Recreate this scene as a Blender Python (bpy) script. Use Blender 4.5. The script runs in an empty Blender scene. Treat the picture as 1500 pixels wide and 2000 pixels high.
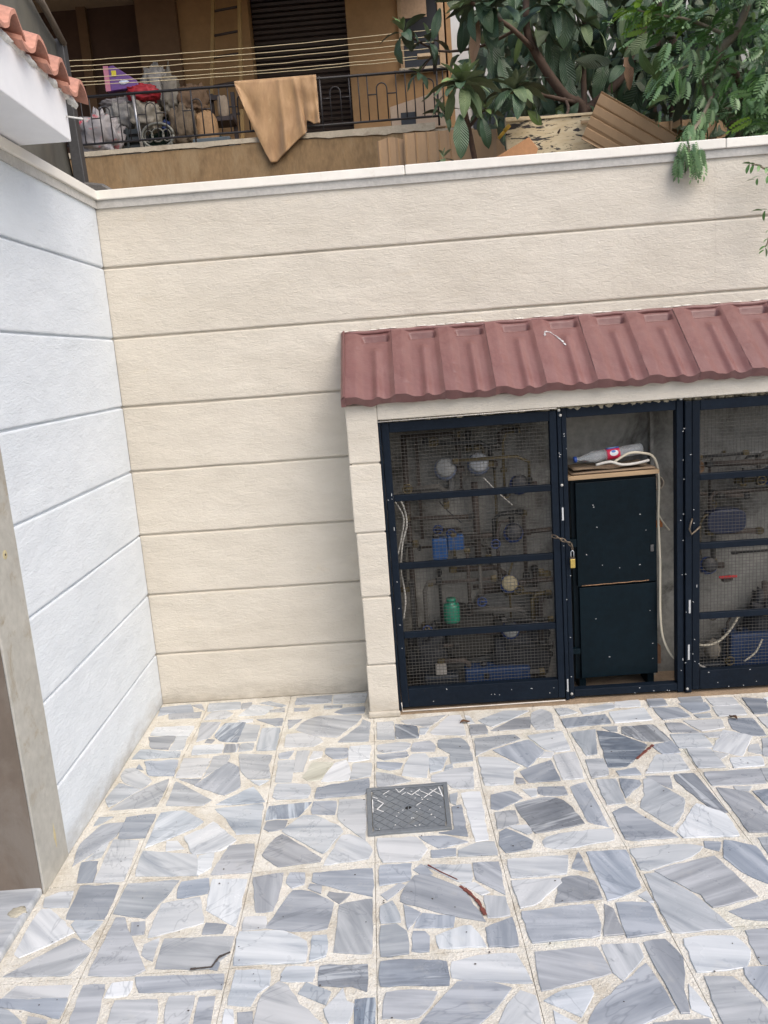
import bpy, bmesh, math, random
from mathutils import Vector, Matrix, noise
random.seed(7)
R = math.radians
S = bpy.context.scene
COL = S.collection

# ------------------------------------------------------------------ camera, sky, sun, exposure
cam_d = bpy.data.cameras.new('camera'); cam = bpy.data.objects.new('camera', cam_d); COL.objects.link(cam)
cam_d.sensor_fit = 'VERTICAL'; cam_d.sensor_height = 24.0; cam_d.lens = 24.0 * 1556.32 / 2000.0
cam_d.clip_start = 0.05; cam_d.clip_end = 300
CR = [(0.997093, -0.017899, -0.074067), (-0.076124, -0.19078, -0.978677), (0.003387, 0.98147, -0.191588)]
mw = Matrix.Identity(4)
for i in range(3):
    mw[i][0] = CR[0][i]; mw[i][1] = -CR[1][i]; mw[i][2] = -CR[2][i]
mw[0][3], mw[1][3], mw[2][3] = 0.104817, -3.08727, 1.585739
cam.matrix_world = mw
S.camera = cam
S.render.resolution_x = 768; S.render.resolution_y = 1024

SUN_EL, SUN_AZ = R(50), R(138)       # azimuth from +Y clockwise: the light comes over the viewer's right shoulder
w = bpy.data.worlds.new('World'); S.world = w; w.use_nodes = True
nt = w.node_tree; bgn = nt.nodes['Background']
sky = nt.nodes.new('ShaderNodeTexSky'); sky.sky_type = 'NISHITA'; sky.sun_disc = False
sky.sun_elevation = SUN_EL; sky.sun_rotation = SUN_AZ; sky.dust_density = 4.0; sky.air_density = 1.0; sky.ozone_density = 1.0
nt.links.new(sky.outputs[0], bgn.inputs[0]); bgn.inputs[1].default_value = 0.15
sd = bpy.data.lights.new('sun', 'SUN'); so = bpy.data.objects.new('sun', sd); COL.objects.link(so)
sd.energy = .95; sd.angle = R(55); sd.color = (1.0, 0.97, 0.93)
sdir = Vector((math.sin(SUN_AZ) * math.cos(SUN_EL), math.cos(SUN_AZ) * math.cos(SUN_EL), math.sin(SUN_EL)))
so.rotation_euler = (-sdir).to_track_quat('-Z', 'Y').to_euler(); so.location = (3, -4, 8)
S.view_settings.view_transform = 'Standard'; S.view_settings.look = 'None'
S.view_settings.exposure = 0.56; S.view_settings.gamma = 1.0; S.view_settings.use_curve_mapping = False

# ------------------------------------------------------------------ frames of reference
CX, CY, AB = -1.02909, 0.57309, -0.035485
DX, DY = math.cos(AB), math.sin(AB)
NX, NY = math.sin(AB), -math.cos(AB)
def W(s, o, z):
    """point s metres along the back wall from the corner, o metres out of it, z up"""
    return Vector((CX + DX * s + NX * o, CY + DY * s + NY * o, z))
AL = -0.0138
def LW(t, o, z):
    """point t metres along the left wall from the corner towards the viewer, o metres out of it"""
    return Vector((CX + math.sin(AL) * t + math.cos(AL) * o, CY - math.cos(AL) * t, z))

# ------------------------------------------------------------------ materials
MATS = {}
class N:
    def __init__(s, m):
        s.t = m.node_tree; s.b = s.t.nodes['Principled BSDF']
    def new(s, ty, **kw):
        n = s.t.nodes.new(ty)
        for k, v in kw.items():
            if k.startswith('i_'):
                n.inputs[k[2:].replace('_', ' ')].default_value = v
            else: setattr(n, k, v)
        return n
    def l(s, a, b): s.t.links.new(a, b)
    def coord(s, scale=(1, 1, 1), kind='Object', seed=False):
        tc = s.new('ShaderNodeTexCoord'); mp = s.new('ShaderNodeMapping'); mp.inputs['Scale'].default_value = scale
        s.l(tc.outputs[kind], mp.inputs['Vector'])
        if seed:
            oi = s.new('ShaderNodeObjectInfo'); mu = s.new('ShaderNodeVectorMath', operation='SCALE'); mu.inputs[0].default_value = (37, 91, 53)
            s.l(oi.outputs['Random'], mu.inputs['Scale']); ad = s.new('ShaderNodeVectorMath', operation='ADD')
            s.l(mp.outputs[0], ad.inputs[0]); s.l(mu.outputs[0], ad.inputs[1]); return ad.outputs[0]
        return mp.outputs[0]
    def noise(s, vec, scale, detail=4, rough=.55, dist=0):
        n = s.new('ShaderNodeTexNoise'); n.inputs['Scale'].default_value = scale; n.inputs['Detail'].default_value = detail
        n.inputs['Roughness'].default_value = rough; n.inputs['Distortion'].default_value = dist
        s.l(vec, n.inputs['Vector']); return n.outputs['Fac']
    def ramp(s, fac, stops):
        r = s.new('ShaderNodeValToRGB'); e = r.color_ramp.elements
        while len(e) < len(stops): e.new(0.5)
        for i, (p, c) in enumerate(stops):
            e[i].position = p; e[i].color = (c[0], c[1], c[2], 1) if isinstance(c, tuple) else (c, c, c, 1)
        s.l(fac, r.inputs[0]); return r.outputs[0]
    def mix(s, fac, a, b, mode='MIX'):
        m = s.new('ShaderNodeMix', data_type='RGBA', blend_type=mode)
        if isinstance(fac, (int, float)): m.inputs[0].default_value = fac
        else: s.l(fac, m.inputs[0])
        for k, v in ((6, a), (7, b)):
            if isinstance(v, tuple): m.inputs[k].default_value = (*v[:3], 1)
            else: s.l(v, m.inputs[k])
        return m.outputs[2]
    def bump(s, h, strength=.5, dist=.01, prev=None):
        b = s.new('ShaderNodeBump'); b.inputs['Strength'].default_value = strength; b.inputs['Distance'].default_value = dist
        s.l(h, b.inputs['Height'])
        if prev: s.l(prev, b.inputs['Normal'])
        return b.outputs[0]
def mat(name, col, rough=.6, var=.25, scale=6., bump=0., bscale=60., metal=0., bdist=.004, dirt=None, dirtcol=(.1, .08, .06), spec=.5, kind='Object', stretch=(1, 1, 1)):
    """generic procedural surface: base colour broken up by noise at two scales, fine relief, optional patchy dirt"""
    if name in MATS: return MATS[name]
    m = bpy.data.materials.new(name); m.use_nodes = True; n = N(m); MATS[name] = m
    v = n.coord(stretch, kind)
    f = n.noise(v, scale, 6, .6); g = n.noise(v, scale * 7, 4, .6)
    lo = tuple(c * (1 - var) for c in col); hi = tuple(min(1, c * (1 + var)) for c in col)
    c = n.ramp(f, [(.3, lo), (.7, hi)])
    c = n.mix(.5, c, n.ramp(g, [(.3, lo), (.7, hi)]))
    if dirt:
        d = n.ramp(n.noise(v, dirt[0], 8, .7, .5), [(dirt[1], 0.), (dirt[2], 1.)])
        c = n.mix(d, c, dirtcol)
    oi = n.new('ShaderNodeObjectInfo'); hs = n.new('ShaderNodeHueSaturation'); mr = n.new('ShaderNodeMapRange'); mr.inputs['To Min'].default_value = 1 - var * .5; mr.inputs['To Max'].default_value = 1 + var * .5
    n.l(oi.outputs['Random'], mr.inputs[0]); n.l(mr.outputs[0], hs.inputs['Value']); n.l(c, hs.inputs['Color']); c = hs.outputs[0]
    n.l(c, n.b.inputs['Base Color'])
    n.b.inputs['Roughness'].default_value = rough; n.b.inputs['Metallic'].default_value = metal
    n.b.inputs['Specular IOR Level'].default_value = spec
    if bump: n.l(n.bump(n.noise(v, bscale, 5, .6), bump, bdist), n.b.inputs['Normal'])
    return m

def wall_mat(name, c1, c2, top, topcol):
    """hand-dragged stone-effect render: ripples lying level, faint cloudy staining"""
    m = bpy.data.materials.new(name); m.use_nodes = True; n = N(m); MATS[name] = m
    geo = n.new('ShaderNodeNewGeometry'); mp = n.new('ShaderNodeMapping'); mp.inputs['Scale'].default_value = (1, 1, 2.6)
    n.l(geo.outputs['Position'], mp.inputs['Vector']); v = mp.outputs[0]
    big = n.noise(v, 1.3, 5, .6); med = n.noise(v, 7, 5, .6); spot = n.noise(v, 26, 3, .5)
    c = n.ramp(big, [(.3, c1), (.72, c2)])
    c = n.mix(.25, c, n.ramp(med, [(.35, tuple(x * .9 for x in c1)), (.65, c2)]))
    st = n.ramp(n.noise(v, 3.1, 7, .7), [(.62, 0.), (.78, 1.)])
    c = n.mix(n.ramp(st, [(0, 0.), (1, .3)]), c, topcol)
    # grime splashed up from the paving
    sep = n.new('ShaderNodeSeparateXYZ'); n.l(geo.outputs['Position'], sep.inputs[0])
    mr = n.new('ShaderNodeMapRange'); mr.inputs['From Min'].default_value = .16; mr.inputs['From Max'].default_value = 0; n.l(sep.outputs[2], mr.inputs[0])
    mul = n.new('ShaderNodeMath', operation='MULTIPLY'); n.l(mr.outputs[0], mul.inputs[0]); n.l(n.noise(v, 9, 6, .7), mul.inputs[1])
    g = n.ramp(mul.outputs[0], [(.18, 0.), (.55, .6)])
    c = n.mix(g, c, (.30, .27, .22))
    sp = n.ramp(n.noise(v, 38, 2, .5), [(.765, 0.), (.79, .45)]); c = n.mix(sp, c, (.35, .31, .25))
    n.l(c, n.b.inputs['Base Color']); n.b.inputs['Roughness'].default_value = .75; n.b.inputs['Specular IOR Level'].default_value = .25
    rip = n.noise(v, 42, 4, .62, .9); mp2 = n.new('ShaderNodeMapping'); mp2.inputs['Scale'].default_value = (1, 1, 1.6); mp2.inputs['Rotation'].default_value = (0, .15, .1)
    n.l(geo.outputs['Position'], mp2.inputs['Vector']); soft = n.noise(mp2.outputs[0], 5, 3, .5)
    b1 = n.bump(soft, .35, .03); b2 = n.bump(rip, top, .010, b1); b3 = n.bump(n.noise(v, 240, 2, .5), .25, .002, b2)
    n.l(b3, n.b.inputs['Normal']); return m
M_CREAM = wall_mat('cream_stone_render', (.57, .525, .445), (.665, .622, .54), .46, (.58, .475, .30))
M_WHITE = wall_mat('white_stone_render', (.62, .668, .71), (.68, .722, .758), .42, (.74, .75, .74))
M_COPING = mat('coping_paint', (.77, .745, .68), .6, .06, 3, .3, 40, dirt=(5, .62, .8), dirtcol=(.5, .43, .33))
M_COPSHADE = mat('coping_shade_grey', (.47, .46, .43), .85, .2, 9, .5, 90)  # grey that imitates the soft shadow below the copings

def marble(name, c1, c2, vein, contrast):
    m = bpy.data.materials.new(name); m.use_nodes = True; n = N(m); MATS[name] = m
    v = n.coord((2.2, 22, 1), seed=True); v2 = n.coord((9, 9, 9), seed=True)
    s = n.noise(v, 1.15, 5, .55, .5)
    c = n.ramp(s, [(.30, vein), (.30 + .12 * contrast, c1), (.62, c2)]) if contrast < 2 else n.ramp(s, [(.36, vein), (.47, c1), (.52, vein), (.60, c2), (.68, c1)])
    cl = n.noise(v2, .55, 6, .65, .4); c = n.mix(.35, c, n.ramp(cl, [(.3, c1), (.7, c2)]))
    # hairline crystalline veins
    hv = n.noise(v2, .22, 5, .6, .8)
    ab = n.new('ShaderNodeMath', operation='SUBTRACT'); ab.inputs[1].default_value = .5; n.l(hv, ab.inputs[0])
    ab2 = n.new('ShaderNodeMath', operation='ABSOLUTE'); n.l(ab.outputs[0], ab2.inputs[0])
    c = n.mix(n.ramp(ab2.outputs[0], [(0, .42), (.006, 0.)]), c, tuple(x * .75 for x in vein))
    oi = n.new('ShaderNodeObjectInfo'); hs = n.new('ShaderNodeHueSaturation')
    mr = n.new('ShaderNodeMapRange'); mr.inputs['To Min'].default_value = .80; mr.inputs['To Max'].default_value = 1.17; n.l(oi.outputs['Random'], mr.inputs[0])
    n.l(mr.outputs[0], hs.inputs['Value']); n.l(c, hs.inputs['Color'])
    fr_ = n.new('ShaderNodeMath', operation='MULTIPLY'); fr_.inputs[1].default_value = 13.7; n.l(oi.outputs['Random'], fr_.inputs[0]); f2 = n.new('ShaderNodeMath', operation='FRACT'); n.l(fr_.outputs[0], f2.inputs[0])
    m2 = n.new('ShaderNodeMapRange'); m2.inputs['To Min'].default_value = .65; m2.inputs['To Max'].default_value = 1.4; n.l(f2.outputs[0], m2.inputs[0]); n.l(m2.outputs[0], hs.inputs['Saturation'])
    # worn dust rubbed in from the joints
    d = n.ramp(n.noise(v2, 1.4, 6, .75), [(.58, 0.), (.8, .30)]); c = n.mix(d, hs.outputs[0], (.56, .53, .46))
    n.l(c, n.b.inputs['Base Color'])
    rr = n.ramp(n.noise(v2, .9, 4, .6), [(.3, .20), (.7, .46)]); n.l(rr, n.b.inputs['Roughness'])
    n.l(n.bump(n.noise(v2, 5, 4, .6), .12, .003), n.b.inputs['Normal'])
    return m
MARB = {'w': marble('white_marble', (.46, .485, .505), (.60, .62, .635), (.22, .25, .29), 1.3),
        'l': marble('pale_grey_marble', (.33, .36, .39), (.50, .525, .55), (.16, .185, .22), 1.5),
        'm': marble('blue_grey_marble', (.255, .28, .315), (.41, .435, .47), (.15, .172, .205), 1.4),
        'd': marble('dark_striped_marble', (.165, .193, .235), (.46, .50, .54), (.07, .088, .12), 2.),
        'g': marble('rough_green_marble', (.36, .36, .31), (.52, .52, .46), (.24, .23, .19), 1.2)}
def grout():
    m = bpy.data.materials.new('pebbly_cream_mortar'); m.use_nodes = True; n = N(m); MATS['grout'] = m
    v = n.coord((1, 1, 1), 'Object'); geo = n.new('ShaderNodeNewGeometry'); p = geo.outputs['Position']
    c = n.ramp(n.noise(p, 7, 5, .6), [(.28, (.45, .405, .33)), (.42, (.545, .515, .445)), (.58, (.65, .63, .57)), (.75, (.63, .58, .51))])
    vo = n.new('ShaderNodeTexVoronoi'); vo.inputs['Scale'].default_value = 190; n.l(p, vo.inputs['Vector'])
    c = n.mix(n.ramp(vo.outputs['Color'], [(.1, .32), (.42, 0.)]), c, (.36, .30, .22))
    c = n.mix(n.ramp(n.noise(p, 75, 3, .6), [(.5, 0.), (.75, .55)]), c, (.74, .72, .64))
    c = n.mix(n.ramp(n.noise(p, 2.2, 4, .6), [(.6, 0.), (.75, .25)]), c, (.50, .58, .44))
    n.l(c, n.b.inputs['Base Color']); n.b.inputs['Roughness'].default_value = .9; n.b.inputs['Specular IOR Level'].default_value = .2
    b = n.bump(vo.outputs['Distance'], .5, .004); b = n.bump(n.noise(p, 30, 5, .65), .7, .008, b); n.l(b, n.b.inputs['Normal']); return m
M_GROUT = grout()

# ------------------------------------------------------------------ mesh collector
class MB:
    def __init__(s): s.v = []; s.f = []; s.sm = []; s.uv = None
    def add(s, vs, fs, smooth=False):
        b = len(s.v); s.v += [Vector(q) for q in vs]; s.f += [tuple(i + b for i in f) for f in fs]; s.sm += [smooth] * len(fs); return s
    def hexa(s, p8):
        return s.add(p8, [(0, 3, 2, 1), (4, 5, 6, 7), (0, 1, 5, 4), (1, 2, 6, 5), (2, 3, 7, 6), (3, 0, 4, 7)])
    def wbox(s, s0, s1, o0, o1, z0, z1):          # box in the back wall's frame
        return s.hexa([W(s0, o1, z0), W(s1, o1, z0), W(s1, o0, z0), W(s0, o0, z0), W(s0, o1, z1), W(s1, o1, z1), W(s1, o0, z1), W(s0, o0, z1)])
    def box(s, x0, x1, y0, y1, z0, z1):
        return s.hexa([(x0, y0, z0), (x1, y0, z0), (x1, y1, z0), (x0, y1, z0), (x0, y0, z1), (x1, y0, z1), (x1, y1, z1), (x0, y1, z1)])
    def prism(s, poly, d):                         # polygon (ccw seen against d) extruded along d
        n = len(poly); d = Vector(d); p = [Vector(q) for q in poly]
        return s.add(p + [q + d for q in p], [tuple(range(n))[::-1], tuple(range(n, 2 * n))] + [(i, (i + 1) % n, n + (i + 1) % n, n + i) for i in range(n)])
    def tube(s, pts, r, k=8, smooth=True, cap=True):
        pts = [Vector(p) for p in pts]; rs = r if isinstance(r, (list, tuple)) else [r] * len(pts); vs = []; fs = []
        t0 = (pts[1] - pts[0]).normalized(); u = t0.orthogonal().normalized()
        for i, p in enumerate(pts):
            t = (pts[min(i + 1, len(pts) - 1)] - pts[max(i - 1, 0)]).normalized()
            u = (u - t * u.dot(t))
            u = u.normalized() if u.length > 1e-6 else t.orthogonal().normalized()
            w_ = t.cross(u)
            for j in range(k):
                a = 2 * math.pi * j / k; vs.append(p + (u * math.cos(a) + w_ * math.sin(a)) * rs[i])
        for i in range(len(pts) - 1):
            for j in range(k): fs.append((i * k + j, i * k + (j + 1) % k, (i + 1) * k + (j + 1) % k, (i + 1) * k + j))
        if cap: fs += [tuple(range(k))[::-1], tuple(range((len(pts) - 1) * k, len(pts) * k))]
        return s.add(vs, fs, smooth)
    def lathe(s, prof, c, ax, k=20, smooth=True):   # prof: (radius, height along axis)
        ax = Vector(ax).normalized(); u = ax.orthogonal().normalized(); w_ = ax.cross(u); c = Vector(c); vs = []; fs = []
        for r, h in prof:
            for j in range(k):
                a = 2 * math.pi * j / k; vs.append(c + ax * h + (u * math.cos(a) + w_ * math.sin(a)) * max(r, 1e-4))
        for i in range(len(prof) - 1):
            for j in range(k): fs.append((i * k + j, i * k + (j + 1) % k, (i + 1) * k + (j + 1) % k, (i + 1) * k + j))
        fs += [tuple(range(k))[::-1], tuple(range((len(prof) - 1) * k, len(prof) * k))]
        return s.add(vs, fs, smooth)
    def blob(s, c, r, seed=0, amp=.25, k=14, squash=2.0, freq=3., knot=0.):
        """crumpled bag or bundle: a squared-off ellipsoid pushed in and out by noise"""
        c = Vector(c); vs = []; fs = []; m = k; n = k * 2
        for i in range(m + 1):
            th = math.pi * i / m
            for j in range(n):
                ph = 2 * math.pi * j / n; d = Vector((math.sin(th) * math.cos(ph), math.sin(th) * math.sin(ph), math.cos(th)))
                q = Vector([math.copysign(abs(x) ** (2 / (squash + .6)), x) for x in d]) if squash > 2 else d
                f = 1 + amp * noise.noise(d * freq + Vector((seed * 7.3, seed, 0))) + amp * .5 * noise.noise(d * freq * 2.7 + Vector((seed, 9, seed)))
                if knot and d.z > .8: f *= 1 + knot * (d.z - .8) * 5; q = Vector((q.x * .45, q.y * .45, q.z))
                vs.append(c + Vector((q.x * r[0], q.y * r[1], q.z * r[2])) * f)
        for i in range(m):
            for j in range(n): fs.append((i * n + j, (i + 1) * n + j, (i + 1) * n + (j + 1) % n, i * n + (j + 1) % n))
        return s.add(vs, fs, True)
    def grid(s, fn, nu, nv, smooth=True):
        vs = [fn(i / nu, j / nv) for j in range(nv + 1) for i in range(nu + 1)]
        return s.add(vs, [(j * (nu + 1) + i, j * (nu + 1) + i + 1, (j + 1) * (nu + 1) + i + 1, (j + 1) * (nu + 1) + i) for j in range(nv) for i in range(nu)], smooth)
    def build(s, name, m, parent=None, bevel=0., kind=None, rotz=0., thick=0., label=None, origin=None):
        me = bpy.data.meshes.new(name)
        if origin is None:
            xs = [v.x for v in s.v]; ys = [v.y for v in s.v]; zs = [v.z for v in s.v]
            origin = Vector(((min(xs) + max(xs)) / 2, (min(ys) + max(ys)) / 2, min(zs)))
        rm = Matrix.Rotation(-rotz, 3, 'Z')
        me.from_pydata([rm @ (v - origin) for v in s.v], [], s.f); me.materials.append(m)
        for p, q in zip(me.polygons, s.sm): p.use_smooth = q
        if s.uv:
            ul = me.uv_layers.new(name='UVMap')
            for li, lp in enumerate(me.loops): ul.data[li].uv = s.uv[lp.vertex_index]
        me.validate(); me.update()
        o = bpy.data.objects.new(name, me); COL.objects.link(o)
        o.rotation_euler = (0, 0, rotz)
        if parent is not None:
            o.parent = parent; o.location = origin - wloc(parent)
        else: o.location = origin
        if parent is not None and parent.rotation_euler.z: raise Exception('rotated parent ' + name)
        if thick:
            sm_ = o.modifiers.new('solid', 'SOLIDIFY'); sm_.thickness = thick; sm_.offset = 0
        if bevel:
            b = o.modifiers.new('bevel', 'BEVEL'); b.width = bevel; b.segments = 2; b.limit_method = 'ANGLE'; b.angle_limit = R(35)
        if kind: o['kind'] = kind
        if label: o['label'] = label
        return o
def wloc(o):
    v = o.location.copy()
    while o.parent is not None: o = o.parent; v += o.location
    return v
def thing(name, label, cat, loc, group=None, kind=None):
    o = bpy.data.objects.new(name, None); COL.objects.link(o); o.location = Vector(loc); o.empty_display_size = .1
    if label: o['label'] = label; o['category'] = cat
    if group: o['group'] = group
    if kind: o['kind'] = kind
    return o
def tag(o, label, cat, group=None, kind=None):
    o['label'] = label; o['category'] = cat
    if group: o['group'] = group
    if kind: o['kind'] = kind
    return o

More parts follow.
